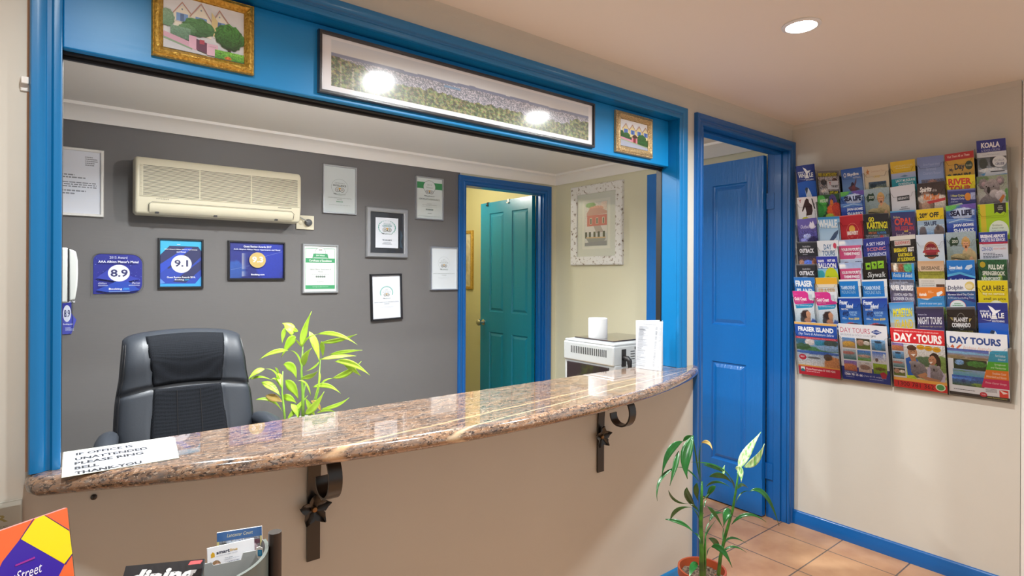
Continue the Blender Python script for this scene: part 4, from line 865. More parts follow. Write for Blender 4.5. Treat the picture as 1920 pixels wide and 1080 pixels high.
LA = [((568, 653), (571, 625), (585, 587), 14), ((548, 633), (543, 617), (530, 610), 20), ((556, 636), (545, 645), (529, 674), 17), ((542, 661), (515, 664), (487, 679), 9), ((596, 630), (633, 630), (671, 649), 9), ((602, 646), (637, 640), (671, 629), 10),
      ((581, 625), (592, 650), (601, 682), 15), ((619, 668), (650, 662), (681, 659), 8), ((602, 677), (640, 671), (669, 670), 9), ((630, 681), (662, 685), (695, 706), 13), ((625, 712), (655, 700), (679, 680), 14), ((640, 675), (660, 692), (679, 708), 12),
      ((498, 696), (482, 702), (467, 716), 11), ((492, 721), (512, 730), (528, 747), 15), ((470, 716), (490, 711), (512, 717), 5), ((533, 687), (549, 693), (558, 715), 17), ((537, 717), (551, 730), (562, 753), 20), ((566, 713), (585, 708), (598, 698), 10),
      ((588, 730), (615, 726), (641, 741), 10), ((500, 746), (518, 751), (532, 758), 15, 1), ((530, 748), (545, 750), (558, 760), 14), ((481, 754), (511, 755), (532, 776), 7), ((574, 780), (592, 765), (610, 737), 15), ((541, 790), (560, 768), (580, 744), 10),
      ((605, 770), (635, 762), (657, 748), 8), ((596, 778), (615, 772), (633, 777), 6), ((548, 760), (556, 772), (562, 789), 12), ((523, 704), (527, 715), (531, 732), 12), ((571, 690), (574, 672), (586, 656), 13), ((575, 750), (585, 770), (594, 785), 10),
      ((604, 643), (606, 656), (607, 674), 10), ((560, 600 + 25), (553, 622), (545, 618), 8), ((585, 755), (597, 762), (604, 775), 11, 1), ((517, 693), (522, 700), (526, 712), 5), ((535, 618), (532, 632), (530, 648), 9),
      ((568, 655), (560, 645), (552, 637), 4), ((568, 700), (560, 670), (542, 661), 4), ((603, 725), (612, 716), (627, 712), 4), ((601, 680), (590, 692), (574, 700), 4), ((531, 740), (520, 705), (498, 696), 4), ((531, 735), (520, 716), (510, 716), 4), ((568, 655), (578, 638), (598, 630), 4), ((585, 746), (575, 722), (560, 718), 4), ((600, 700), (600, 720), (588, 760), 4)]
plant('potted_plant', base, 'lime green bamboo-like potted plant in the office beside the desk chair', (.10, .17), 'white', W0, 1,
      [(sp(W0, (571, 800), (570, 740), (567, 700), (569, 653)), .0085), (sp(W0 + .05, (576, 800), (590, 765), (599, 735), (602, 676)), .007), (sp(W0 - .05, (538, 800), (534, 765), (531, 740), (532, 700)), .006), (sp(W0 + .03, (560, 800), (562, 780), (571, 745), (575, 720)), .006)], LA, 'stemA', ['leafA', 'brown'])
# fix the stems to the soil
# low cabinet under it
t = thing('low_cabinet', (fl.x, fl.y, 0), 'low white office cabinet hidden behind the counter under the lime green plant', 'cabinet')
g = G(); g.box((fl.x - .25, fl.y - .2, .03), (fl.x + .25, fl.y + .2, .44)); mk('body', g, 'white', t, bevel=.003)
for q in (-1, 1):
    g = G(); g.box((fl.x + (q - 1) * .122, fl.y - .218, .05), (fl.x + (q + 1) * .122, fl.y - .2, .425)); d_ = mk('door', g, 'white', t, bevel=.002)
    g = G(); g.tube([(fl.x + q * .03, fl.y - .232, .26), (fl.x + q * .03, fl.y - .232, .34)], .004, 8); mk('handle', g, 'chrome', d_, smooth=True)
g = G(); g.box((fl.x - .24, fl.y - .19, 0), (fl.x + .24, fl.y + .19, .03)); mk('plinth', g, 'dark', t)

W1 = 1.90
def q2(*ps): return [(1200 + x / 3.6, 780 + y / 3.6) for x, y in ps]
def LB(a, m_, b, w_, mi=0, dz=None):
    A, B, C = q2(a, m_, b); r_ = (A, B, C, w_ / 3.6, mi)
    return r_ + ((dz,) if dz is not None else ())
PL = [LB((370, 120), (320, 270), (333, 415), 78, 0, -.06), LB((300, 160), (208, 235), (160, 400), 50), LB((272, 225), (248, 330), (214, 462), 38), LB((420, 440), (385, 240), (368, 125), 11), LB((300, 162), (330, 130), (368, 122), 30), LB((425, 440), (412, 280), (425, 170), 11), LB((425, 170), (470, 168), (500, 218), 26, 1),
      LB((410, 430), (330, 350), (255, 338), 11), LB((255, 338), (150, 420), (130, 565), 24, 0, -.08), LB((355, 300), (560, 340), (645, 472), 12), LB((440, 318), (520, 335), (590, 380), 26), LB((205, 490), (255, 560), (345, 582), 22), LB((330, 470), (345, 545), (408, 630), 52), LB((220, 690), (270, 620), (360, 606), 28), LB((185, 687), (300, 715), (380, 778), 28), LB((380, 778), (410, 800), (432, 860), 10),
      LB((398, 440), (392, 500), (408, 565), 38), LB((480, 398), (560, 388), (634, 440), 44), LB((458, 467), (530, 432), (622, 468), 18), LB((525, 462), (490, 490), (462, 552), 38), LB((462, 552), (450, 580), (448, 610), 9), LB((470, 600), (520, 650), (578, 748), 26), LB((485, 700), (520, 645), (582, 646), 26), LB((485, 700), (465, 740), (458, 780), 8), LB((630, 635), (600, 650), (580, 735), 62, 0, -.03),
      LB((480, 812), (530, 845), (552, 892), 42), LB((498, 872), (570, 890), (640, 1010), 46, 0, -.06), LB((470, 930), (478, 890), (498, 873), 7), LB((408, 985), (375, 1010), (350, 1085), 50, 0, -.1), LB((678, 345), (735, 230), (826, 92), 66, 2, .03), LB((712, 330), (795, 280), (850, 172), 50, 2), LB((655, 340), (690, 360), (695, 432), 56, 2, -.04), LB((660, 575), (700, 505), (758, 495), 8), LB((755, 493), (860, 520), (955, 725), 36),
      LB((632, 720), (740, 650), (868, 702), 24), LB((590, 845), (640, 808), (738, 846), 16), LB((570, 915), (640, 868), (738, 908), 16), LB((672, 480), (700, 450), (742, 472), 24), LB((578, 385), (575, 350), (585, 318), 20, 2), LB((430, 560), (470, 520), (520, 470), 8), LB((445, 640), (430, 700), (425, 800), 16, 2), LB((650, 480), (640, 430), (600, 380), 8), LB((410, 640), (390, 600), (345, 580), 8), LB((412, 680), (395, 640), (360, 606), 8), LB((580, 740), (576, 790), (575, 840), 7), LB((455, 820), (470, 770), (528, 690), 12)]
pb = V((1.965, -.215, 0))
plant('potted_plant', pb, 'dark green leafy plant in a terracotta pot on the floor beside the blue doorway', (.092, .20), 'terra', W1, 1,
      [(sp(W1, *q2((435, 1075), (432, 900), (425, 700), (430, 550), (430, 430))), .0085), (sp(W1 + .01, *q2((450, 1075), (455, 980), (455, 880), (458, 780))), .006), (sp(W1 + .04, *q2((548, 1060), (560, 940), (590, 800), (640, 620), (662, 480), (680, 340))), .0062)], PL, 'stemB', ['leafB', 'brown', 'leafV'])

# ================================================================== THINGS ON AND BEHIND THE COUNTER
zc = .9486
t = thing('counter_notice', (.1, .02, zc), 'laminated white notice with bold black lettering lying on the left end of the counter', 'sign')
g = G(); P = [(-.0145 + .004, -.083), (.190, -.083), (.205, .096), (.196, .1135), (-.009, .1175)]
g.prism([(x, y, zc) for x, y in P], (0, 0, .0006)); g.c = [lin('cfd2c2')] * len(g.v); g.hascol = True
a = Art(); a.PG([(3, 2), (93, 3), (96, 8), (91, 98), (3, 98)], 'd2d5dd')
def ct(txt, xa, xb, yc, h=.021):
    a.T(txt, (xa + .0145) / .22 * 100, (.1135 - yc - h / 2) / .2 * 100, (xb + .0145) / .22 * 100, (.1135 - yc + h / 2) / .2 * 100, '1c1e24', 1.8)
ct('IF OFFICE IS', .013, .118, .076); ct('UNATTENDED', .011, .143, .035); ct('PLEASE RING', .010, .132, 0); ct('BELL', .010, .051, -.036); ct('THANK-YOU', .010, .123, -.072)
a.place(g, (-.0145, .1175, zc + .00062), (.22, 0, 0), (0, -.2, 0), (0, 0, 1), .00006); mk('laminate', g, 'print', t)
# folded price card
A_ = oZ(1194, 688, zc); B_ = oZ(1242, 693.5, zc); A_.z = B_.z = zc; Ud = (B_ - A_); Ud.normalize(); WDT = (B_ - A_).length; hT = .208
nb = V((-Ud.y, Ud.x, 0)); nb = nb if nb.y > 0 else -nb; nf = -nb
t = thing('price_card', (A_ + B_) / 2 + nb * .02, 'tall white folded price card standing on the right end of the counter', 'price card')
g = G(); W3 = V((0, 0, hT)); lean = nb * .012
g.obox(A_, B_ - A_, W3 + lean, nb * .0006, 0, 'ced2d8'); g.obox(B_ + nb * .0002, nb * .085 - Ud * .035, W3 - nb * .004, Ud * .0006, 0, 'ced2d8'); g.obox(A_ + nb * .0003, nb * .085 + Ud * .07, W3 - nb * .004, nb * .0006, 0, 'ced2d8')
a = Art(); a.T('MINI BAR', 30, 3, 52, 4.4, '7a8a92', 0); a.T('PRICE LIST', 55, 3, 78, 4.4, '6fa896', 0); a.GK(24, 7, 76, 9, 1, '9aa0aa', 2, 1)
rd = random.Random(5); y = 12
while y < 93:
    hd = rd.random() < .15; a.R(8, y, 8 + rd.uniform(14, 40), y + .8, '6a707a' if hd else '9aa0aa')
    if not hd: a.R(72, y, 80, y + .8, '858b95'); a.R(87, y - .3, 94, y + 1.3, 'b4b9c2'); a.R(87.6, y, 93.4, y + 1, 'ced2d8')
    y += 2.05
a.place(g, A_ + W3 + lean + nf * .0002, B_ - A_, -(W3 + lean), nf); mk('card', g, 'matte', t)
# silver machine on the office desk
t = thing('office_desk', (2.0, .45, 0), 'office desk behind the counter that carries the silver machine, mostly hidden', 'desk')
g = G(); g.box((1.55, .13, .69), (2.40, .72, .715)); mk('desk_top', g, 'wood', t, bevel=.003)
for x in (1.58, 2.37):
    for y in (.16, .68): g = G(); g.box((x - .02, y - .02, 0), (x + .02, y + .02, .69)); mk('leg', g, 'dark', t)
mx0, mx1, my0, my1, mz0, mz1 = 1.968, 2.36, .25, .585, .715, 1.034
t = thing('silver_machine', ((mx0 + mx1) / 2, (my0 + my1) / 2, mz0), 'boxy silver grey office machine with vent slots standing behind the right end of the counter', 'machine')
g = G(); g.box((mx0 + .008, my0, mz0), (mx1, my1, .935)); g.box((mx0 - .0, my0, .93), (mx1, my1, 1.022)); g.box((mx0 + .004, my0 + .004, 1.02), (mx1 - .004, my1 - .004, mz1)); mk('housing', g, 'machine', t, bevel=.007, seg=3)
g = G()
for i in range(20):
    y = .298 + (.528 - .298) * i / 19; g.box((mx0 - .0006, y - .0026, .968 - 0*i), (mx0 + .001, y + .0026, 1.002))
mk('vent', g, 'dark', t); g = G()
for i in range(6): g.box((2.115 + i * .011, my0 - .0006, 1.000), (2.121 + i * .011, my0 + .001, 1.013))
mk('vent', g, 'dark', t)
g = G(); g.box((mx0 + .001, .285, .73), (mx0 + .010, .562, .921)); o = mk('smoked_window', g, 'smoke', t, bevel=.003); o['label'] = 'dark smoked window'
g = G(); g.box((2.02, .30, mz1), (2.34, .56, mz1 + .006)); o = mk('lid', g, 'smoke', t, bevel=.003); o['label'] = 'glossy black lid'
g = G(); g.box((2.022, my0 - .002, .925), (2.052, my0 + .001, 1.006), 0); mk('inlet', g, 'dark', t)
g = G(); g.tube([(2.037, my0 + .002, .967), (2.037, my0 - .022, .965), (2.040, my0 - .032, .955), (2.041, my0 - .034, .92), (2.041, my0 - .030, .80), (2.06, my0 - .02, .722)], [.012, .013, .012, .009, .006, .005], 12); mk('power_lead', g, 'dark', t, smooth=True)
g = G(); 
for i in range(4): g.box((2.085, my0 - .001, .955 + i * .012), (2.115, my0 + .0005, .958 + i * .012))
mk('button_row', g, 'track', t)
g = G(); g.lathe((2.075, .45, mz1 + .006), [(.012, 0), (.046, 0), (.047, .002), (.047, .096), (.045, .098), (.014, .098), (.012, .090)], 32); mk('paper_roll', g, 'paperw', label='white paper roll standing on top of the silver machine', cat='paper roll', smooth=True)

# ================================================================== LOWER LEFT: leaflets and card stand below the counter
c = V((.215, -.385, 0))
t = thing('leaflet_stand', (c.x + .02, c.y, 0), 'dark tubular leaflet stand with a curved grey-green tray rim in front of the wall', 'display stand')
pt = oW(520, 1001, 1.03); g = G(); g.tube([(pt.x, pt.y, 0), (pt.x, pt.y, pt.z)], .0115, 20); mk('pole', g, 'pole', t, smooth=True)
g = G(); g.lathe((pt.x, pt.y, 0), [(.14, 0), (.14, .012), (.12, .02), (.02, .026)], 40); mk('base', g, 'pole', t, smooth=True)
ctr = V((pt.x - .125, pt.y + .03, 0)); g = G(); vs = []; n_ = 40
TZ = .775
g.lathe((ctr.x, ctr.y, TZ - .012), [(.001, 0), (.118, 0), (.118, .012), (.001, .012)], 48); mk('tray', g, 'trayg', t, smooth=True)
g = G()
for k in range(n_ + 1):
    a_ = R(-85 + 105 * k / n_); top = TZ + .083 * min(1, .25 + 1.5 * math.sin(math.pi * k / n_))
    for r_, z in ((.118, TZ - .012), (.118, top), (.112, top), (.112, TZ - .012)): vs.append((ctr.x + r_ * math.cos(a_), ctr.y + r_ * math.sin(a_), z))
g.add(vs, [(k * 4 + j, k * 4 + (j + 1) % 4, k * 4 + 4 + (j + 1) % 4, k * 4 + 4 + j) for k in range(n_) for j in range(4)] + [(3, 2, 1, 0), (n_ * 4, n_ * 4 + 1, n_ * 4 + 2, n_ * 4 + 3)]); mk('rim', g, 'trayg', t, smooth=True)
g = G(); g.tube([(ctr.x, ctr.y, TZ - .02), (pt.x, pt.y, TZ - .02)], .008, 10); mk('arm', g, 'pole', t, smooth=True)
def quadpx(d, tl, tr, bl):                              # upright card seen at depth d: corner, across, down
    A = oW(*tl, d[0]); B = oW(*tr, d[1]); C = oW(*bl, d[2]); return A, B - A, C - A
def cardthing(name, d, tl, tr, bl, th, art, label, cat, group=None, base='f0f0f2', prt='sheet', sheet='print'):
    A, U, W = quadpx(d, tl, tr, bl); N = U.cross(W).normalized(); N = N if N.dot(CAM - A) > 0 else -N
    t = thing(name, A + U / 2 + W, label, cat, group)
    g = G(); g.obox(A - N * th, U, W, N * th, 0, base); art.place(g, A + N * .00005, U, W, N); mk(prt, g, sheet, t); return t, A, U, W, N
a = Art(); a.R(0, 0, 100, 34, '3a6aa8'); a.T('Lancaster Court', 22, 9, 80, 22, 'e8e4b8', 0, 1); a.PH(0, 34, 100, 100, '8a8f9a', '5a5148', [(30, 30, 30, 20, '2f3530'), (75, 30, 30, 16, '5a2438'), (50, 10, 30, 10, 'b8c4d8'), (80, 75, 12, 40, 'b9a5ae')], .3, (20, 14), 3); a.R(0, 34, 5, 100, 'd8d08c'); a.R(96, 34, 100, 100, 'cfc98c')
cardthing('business_card', (1.06, 1.08, 1.055), (411, 1004.5), (495, 991), (412, 1055), .004, a, 'blue-topped card standing behind the white business card in the grey holder', 'business card', 'cards in the grey holder')
a = Art(); a.R(0, 0, 100, 100, 'f2f3f8'); a.PG([(7, 24), (11, 17), (15, 24), (15, 36), (7, 38)], 'd9a92c'); a.T('smart', 18.5, 18, 46, 29, '2a2c48'); a.T('line', 46.8, 18, 63, 28, 'd9b36a'); a.T('personal mortgage advisers', 18.5, 33, 63, 36.5, '7a7f9a', 0)
a.E(17, 71, 10.5, 22, '8a6f54'); a.E(17, 69, 8, 18, 'd9a890'); a.PG([(9, 60), (16, 50), (25, 58), (26, 66), (20, 57), (10, 68)], '9a7a58'); a.E(13.6, 67, 1.1, 1.2, '5a4038'); a.E(20.4, 67, 1.1, 1.2, '5a4038'); a.PG([(13, 78), (21, 78), (17, 82)], 'b8605c')
a.T('Your adviser', 35, 46, 52, 50, '55596a'); a.GK(35, 53, 66, 55.5, 1, '9a9fb0', 3, 1); a.GK(40, 63, 84, 80, 3, '8a90a4', 4); 
for i in range(3): a.E(37, 65 + i * 6, .9, 1.5, '6a6f84', 8)
cardthing('business_card', (1.0, 1.055, .995), (393, 1034), (481, 1013.5), (395, 1086), .003, a, 'white business card with a portrait in the small grey holder', 'business card', 'cards in the grey holder')
# grey holder
A, U, W = quadpx((.985, 1.045, .982), (386, 1063), (497, 1044), (388, 1110)); N = U.cross(W).normalized(); N = N if N.dot(CAM - A) > 0 else -N
t = thing('card_holder', A + U / 2 + W, 'small grey plastic card holder on the curved tray', 'card holder')
g = G(); pts = [A + U * x + W * y for x, y in ((0, .28), (0, 0), (.13, -.05), (.16, .10), (.62, .05), (.66, -.22), (1, -.25), (1, 1), (0, 1))]
g.prism(pts, N * .002); mk('front', g, 'tray', t, bevel=.0006)
g = G(); g.obox(A + W * .95, U, -N * .03, W * .05); g.obox(A + W * .2, -N * .03, W * .8, U * .02); g.obox(A + W * .0 + U * .98, -N * .03, W, U * .02); g.obox(A - N * .03 + W * .2, U, W * .8, N * .0015); mk('shell', g, 'tray', t)
# white paddle tag
A2, U2, W2 = quadpx((1.015, 1.02, 1.015), (484, 1031), (498.5, 1031), (486, 1080)); N2 = U2.cross(W2).normalized(); N2 = N2 if N2.dot(CAM - A2) > 0 else -N2
t = thing('tag_pin', A2 + U2 / 2 + W2, 'small white paddle-shaped tag with a blue square beside the business card', 'tag')
g = G(); g.prism([A2 + U2 * x + W2 * y for x, y in ((.1, .02), (.5, -.04), (.9, .02), (1, .2), (.85, .4), (.62, .45), (.62, 1.1), (.40, 1.1), (.40, .45), (.15, .38), (0, .2))], -N2 * .002); mk('paddle', g, 'white', t)
g = G(); a = Art(); a.R(0, 0, 100, 100, '2f8fc8'); a.R(30, 20, 75, 80, '5fb0dc'); a.place(g, A2 + U2 * .25 + W2 * .08 + N2 * .0003, U2 * .55, W2 * .24, N2); mk('sticker', g, 'print', t)
# dining magazine
a = Art(); a.PH(0, 0, 100, 100, '2f2f33', '17171a', [], .12, (14, 6), 4); a.T('dining', 6, 7, 93, 38, 'e6e8ec', 2, 1); a.T('out', 40, 28, 80, 56, 'e6e8ec', 2, 1)
A3 = oW(241, 1069, .93); B3 = oW(388, 1052, .955); B3.z = A3.z = (A3.z + B3.z) / 2; U3 = B3 - A3; nrm3 = V((U3.y, -U3.x, 0)).normalized(); nrm3 = nrm3 if nrm3.dot(CAM - A3) > 0 else -nrm3
W3 = V((0, 0, -.085)) + nrm3 * .07
N3 = U3.cross(W3).normalized(); N3 = N3 if N3.z > 0 else -N3
t = thing('magazine', A3 + U3 / 2 + W3, 'dark dining magazine with white slanted lettering leaning below the counter', 'magazine')
g = G(); g.obox(A3 - N3 * .008, U3, W3, N3 * .008, 0, '222226'); a.place(g, A3 + N3 * .0001, U3, W3, N3)
mk('cover', g, 'print', t)
g = G(); g.obox(B3 - U3 * .14 + nrm3 * .012 + V((0, 0, .003)), U3 * .15, nrm3 * .012 - U3 * 0, N3 * .003); mk('ribbon', g, 'redr', t)
# a low table under magazine and book
zt_ = (A3 + W3).z - .008
# ================================================================== bright book at the lower left edge
TR_ = oW(130, 959.5, 1.0); d_ = V((.0876, .051, 0)).normalized(); TL_ = TR_ - d_ * .205
up_n = V((-d_.y, d_.x, 0)); W4 = V((0, 0, -.292)) - up_n * .05
N4 = d_.cross(W4).normalized(); N4 = N4 if N4.dot(CAM - TR_) > 0 else -N4
t = thing('picture_book', TL_ + d_ * .1 + W4, 'orange, yellow and purple patterned book standing in a clear holder at the lower left edge', 'book')
g = G(); g.obox(TL_ - N4 * .0085, d_ * .205, W4, N4 * .0085, 0, 'e58a84')
a = Art(); a.R(0, 0, 100, 100, 'ee6a35'); a.PG([(55, 100), (47, 42), (71, 17), (104, 37), (100, 47), (88, 66), (70, 100)], '3a1fa0'); a.PG([(47, 44), (71, 19), (98, 33), (99, 47), (98, 49), (93, 50), (60, 100), (30, 100)], '3a1fa0')
a.PG([(69, 16), (48.5, 42), (49.6, 43.5), (71, 17)], '4a1f80'); 
a = Art(); a.R(0, 0, 100, 100, 'ee6a35')
def bp_(u, v):     # photograph point to percent on the book face
    r_ = ray(u, v); tt = (TL_ - CAM).dot(N4) / r_.dot(N4); p = CAM + r_ * tt - TL_
    Wp = W4 - d_ * W4.dot(d_); return (p.dot(d_) / .205 * 100, p.dot(Wp) / Wp.dot(Wp) * 100)
a.PG([bp_(*q) for q in ((-30, 1110), (2, 1078), (9, 1062), (43, 1018), (126, 1066), (114, 1090), (60, 1180))], '3a1fa0')
a.PG([bp_(*q) for q in ((43, 1019), (70, 981), (86, 974), (134, 1003), (140, 1045), (126, 1065))], 'f0dc10')
a.PG([bp_(*q) for q in ((66, 981), (68, 981), (43, 1020), (41, 1020))], '4a1f70'); a.PG([bp_(*q) for q in ((86, 973), (89, 974), (134, 1001), (134, 1003))], '4a1f70'); a.PG([bp_(*q) for q in ((140, 1045), (140, 1048), (128, 1066), (125, 1065))], '4a1f70')
for k in range(9): x_ = 33 + k * 4; y_ = 1069 - k * 1.75; a.PG([bp_(x_, y_ - 1.4), bp_(x_ + 2.4, y_ - 3.2), bp_(x_ + 4.2, y_ - 2.6), bp_(x_ + 4.2, y_ + .2), bp_(x_ + 2.2, y_ + .6), bp_(x_, y_ + 2)], 'a02f9a')
P1, P2_ = bp_(31, 1077), bp_(82, 1064)
xa, ya = P1; xb, yb = P2_
a.T('ArtStreet', xa - 10, yb - 1.0, xb, yb + 4.6, 'f2ecf8', 0, 1)
a.place(g, TL_ + N4 * .0001, d_ * .205, W4, N4); mk('cover', g, 'print', t)
bot = TL_ + W4
t = thing('book_holder', bot + d_ * .1, 'clear acrylic holder around the bright patterned book', 'brochure holder')
g = G(); e_ = d_ * .006
g.obox(TL_ + W4 * .52 - e_ + N4 * .004, d_ * .219, W4 * .50, N4 * .002); g.obox(TL_ + W4 * .05 - e_ - N4 * .014, d_ * .219, W4 * .97, N4 * .002); g.obox(TL_ + W4 * 1.004 - e_ - N4 * .014, d_ * .219, W4 * .012, N4 * .02)
g.obox(TR_ + W4 * .42 + d_ * .005 - N4 * .012, d_ * .002, W4 * .6, N4 * .018); g.obox(TL_ + W4 * .42 - d_ * .007 - N4 * .012, d_ * .002, W4 * .6, N4 * .018); mk('shell', g, 'acrylic', t)
zt_ = bot.z - .006
t = thing('side_table', (-.05, -.62, 0), 'small timber side table below the picture edge carrying the book holder', 'table')
cx_, cy_ = bot.x + .07, bot.y + .05
g = G(); g.box((cx_ - .16, cy_ - .13, zt_ - .025), (cx_ + .16, cy_ + .13, zt_)); mk('table_top', g, 'wood', t, bevel=.003)
for x in (-.13, .13):
    for y in (-.10, .10): g = G(); g.box((cx_ + x - .018, cy_ + y - .018, 0), (cx_ + x + .018, cy_ + y + .018, zt_ - .025)); mk('leg', g, 'wood', t)

# ================================================================== BROCHURE RACK
rack = thing('brochure_rack', (3.13, -.49, .82), 'clear acrylic wall rack with eight columns of pockets on the right-hand wall', 'brochure rack')
XT, XBm = 3.070, 3.118; DLH = .210
GRP = 'tourist brochures in the wall rack'
slope = (XBm - XT) / DLH
def pocket(Yl, Yr, zt, xt, h, big=0):
    """clear pocket front with a scooped top and side flanges; Yl > Yr"""
    zb = zt - h; y0, y1 = Yl + .004, Yr - .004; z_top = zt - (.052 if not big else .075)
    def X(z, o): return xt + (zt - z) * (slope if not big else .21) - o
    g = G(); sc = .012; Z = [z_top, zb - .004]
    rim = []
    ys = [y0, y0 - .010, y0 - .018, y1 + .018, y1 + .010, y1]; zz = [z_top + .020, z_top + .018, z_top, z_top, z_top + .018, z_top + .020] if not big else [z_top + .02, z_top + .015, z_top, z_top, z_top + .015, z_top + .02]
    top = [V((X(z, .011), y, z)) for y, z in zip(ys, zz)]; bot_ = [V((X(Z[1], .011), y, Z[1])) for y in ys]
    g.add(top + bot_, [(i, i + 1, 7 + i, 6 + i) for i in range(5)], 0)
    g.add([top[0], bot_[0], V((3.134, y0, Z[1])), V((3.134, y0, zz[0]))], [(0, 1, 2, 3)], 0)
    g.add([top[-1], bot_[-1], V((3.134, y1, Z[1])), V((3.134, y1, zz[0]))], [(3, 2, 1, 0)], 0)
    g.add([bot_[0], bot_[-1], V((3.134, y1, Z[1])), V((3.134, y0, Z[1]))], [(0, 1, 2, 3)], 0)
    g.ribbon([p - V((.0004, 0, 0)) for p in [bot_[0]] + top + [bot_[-1]]], .0022, .0007, (1, 0, .2), 1)
    mk('pocket', g, ['acrylic', 'acredge'], rack)
def brochure(tl, tr, ops, label, name='brochure', xt=XT, h=DLH, big=0, th=.004, dx=0, pk=True):
    A = oX(*tl, xt); B = oX(*tr, xt); zt = (A.z + B.z) / 2; dz = (B.z - A.z) / 2
    U = V((0, B.y - A.y, B.z - A.z)); W = V(((slope if not big else .21) * h, 0, -h)); N = V((-1, 0, -(slope if not big else .21))).normalized()
    A = V((xt, A.y, zt - dz)); g = G()
    g.obox(A - N * th, U, W, N * th, 0, 'd9dadd'); a = Art().do(ops); a.place(g, A, U, W, N, .00004)
    mk(name, g, 'print', None, label=label, cat='brochure', group=GRP, origin=A + W + U / 2)
    if pk: pocket(A.y, A.y + U.y, zt, xt, h, big)
SKY, SEA = '4a90d8', '1c5fb0'
def sealife(): return [('PH', 0, 0, 100, 46, '3c6fb0', '3a58b8', [(0, 2, 42, 22, '6ac050'), (90, 8, 40, 16, '6a4fa8'), (55, 40, 40, 26, 'c0d0f0'), (30, 70, 60, 10, '5f88c8')], .1, (18, 20), 4), ('R', 0, 46, 100, 100, '2a4aa8'), ('PG', [(8, 34), (50, 29), (92, 35), (92, 36), (50, 31), (8, 36)], 'b8d4ee'), ('T', 'SEA LIFE', 14, 11, 86, 23, '0c1644', 3), ('T', 'JAW-SOME', 22, 39, 90, 47, 'f2f5fb', 2), ('T', 'SHARKS', 22, 49, 90, 58, 'f2f5fb', 2)]
def whale(): return [('R', 0, 0, 100, 42, '16308a'), ('R', 0, 42, 100, 100, '1a5fc8'), ('PG', [(0, 42), (50, 39), (100, 42), (100, 44), (0, 44)], '1a5fc8'), ('T', 'BRISBANE', 8, 15, 40, 19, 'e8eefa'), ('T', 'WH', 9, 20, 44, 31, 'f4f7fd', 2), ('T', 'LE', 68, 20, 88, 31, 'f4f7fd', 2), ('T', 'WATCHING', 46, 35, 88, 39, 'e8eefa'),
    ('PG', [(44, 33), (50, 20), (44, 14), (36, 5), (50, 9), (60, 15), (78, 14), (68, 19), (60, 22), (66, 33)], 'f4f7fd'), ('PG', [(8, 33), (40, 36), (44, 33), (42, 37)], 'f4f7fd'),
    ('PG', [(38, 60), (44, 55), (56, 57), (66, 68), (78, 90), (74, 100), (56, 96), (42, 78)], 'e6ecf4'), ('PG', [(38, 60), (44, 55), (55, 57), (50, 66), (44, 74)], '33405a'), ('PG', [(20, 100), (50, 92), (90, 100)], '9fc4ea')]
def croc(): return [('PH', 0, 0, 100, 100, '9fb4bc', '6f7a70', [(50, 92, 60, 16, '3a4030'), (6, 60, 20, 30, '7a8a84')], .07, (24, 34), 9), ('PE', 74, 52, 26, 18, 'c4ae84', '9a8458', .12, 3), ('PE', 66, 22, 14.5, 12, 'd0a868', 'a87c44', .2, 4), ('PE', 66, 26, 10, 9.5, 'e0aa84', 'c48a64', .05, 5), ('PE', 66, 16, 12, 4.5, 'd8b070', 'b08a50', .2, 6), ('E', 66, 31, 3, 2.6, '5a2a20'), ('E', 61.5, 24, 1.5, .8, '2a1c14'), ('E', 70.5, 24, 1.5, .8, '2a1c14'),
  ('PG', [(60, 34), (66, 42), (73, 34)], 'd89a74'), ('PE', 50, 56, 38, 11, 'a8966a', '6a5c3a', .25, 7), ('PE', 34, 52, 22, 7, 'b8a87c', '7a6c48', .25, 8), ('PG', [(14, 52), (50, 55), (80, 60), (50, 57.5), (14, 54)], '3a3222'), ('E', 50, 47, 2, 1.3, 'd8c880'), ('E', 50, 47, .9, .9, '141008'), ('PE', 30, 60, 8, 4, 'd8a480', 'b07c58', .1, 9), ('PE', 82, 56, 6, 5, 'd8a480', 'b07c58', .1, 10), ('PG', [(10, 18), (20, 10), (30, 12), (38, 9), (44, 20), (36, 28), (24, 26), (14, 30)], '22402c'), ('T', 'ZOO', 20, 16, 40, 22, 'e8ece0')]
def outback(): return [('R', 0, 0, 100, 100, '2a2a30'), ('R', 0, 0, 100, 3, '55555c'), ('T', 'Australian', 28, 9, 66, 14, 'c8c8d0', 0), ('T', 'OUTBACK', 12, 17, 82, 28, 'e8e8f0', 2), ('GK', 26, 31, 70, 34, 1, 'a8a8b4'), ('PH', 4, 36, 96, 82, '3a3248', '6a5048', [(50, 42, 30, 20, '5a78d8'), (14, 40, 14, 22, 'b08068'), (84, 55, 18, 40, 'a8683c'), (18, 75, 16, 22, 'd8dce8'), (50, 75, 30, 20, '5068c0'), (86, 30, 10, 12, '6a3a24')], .3, (24, 16), 6)]
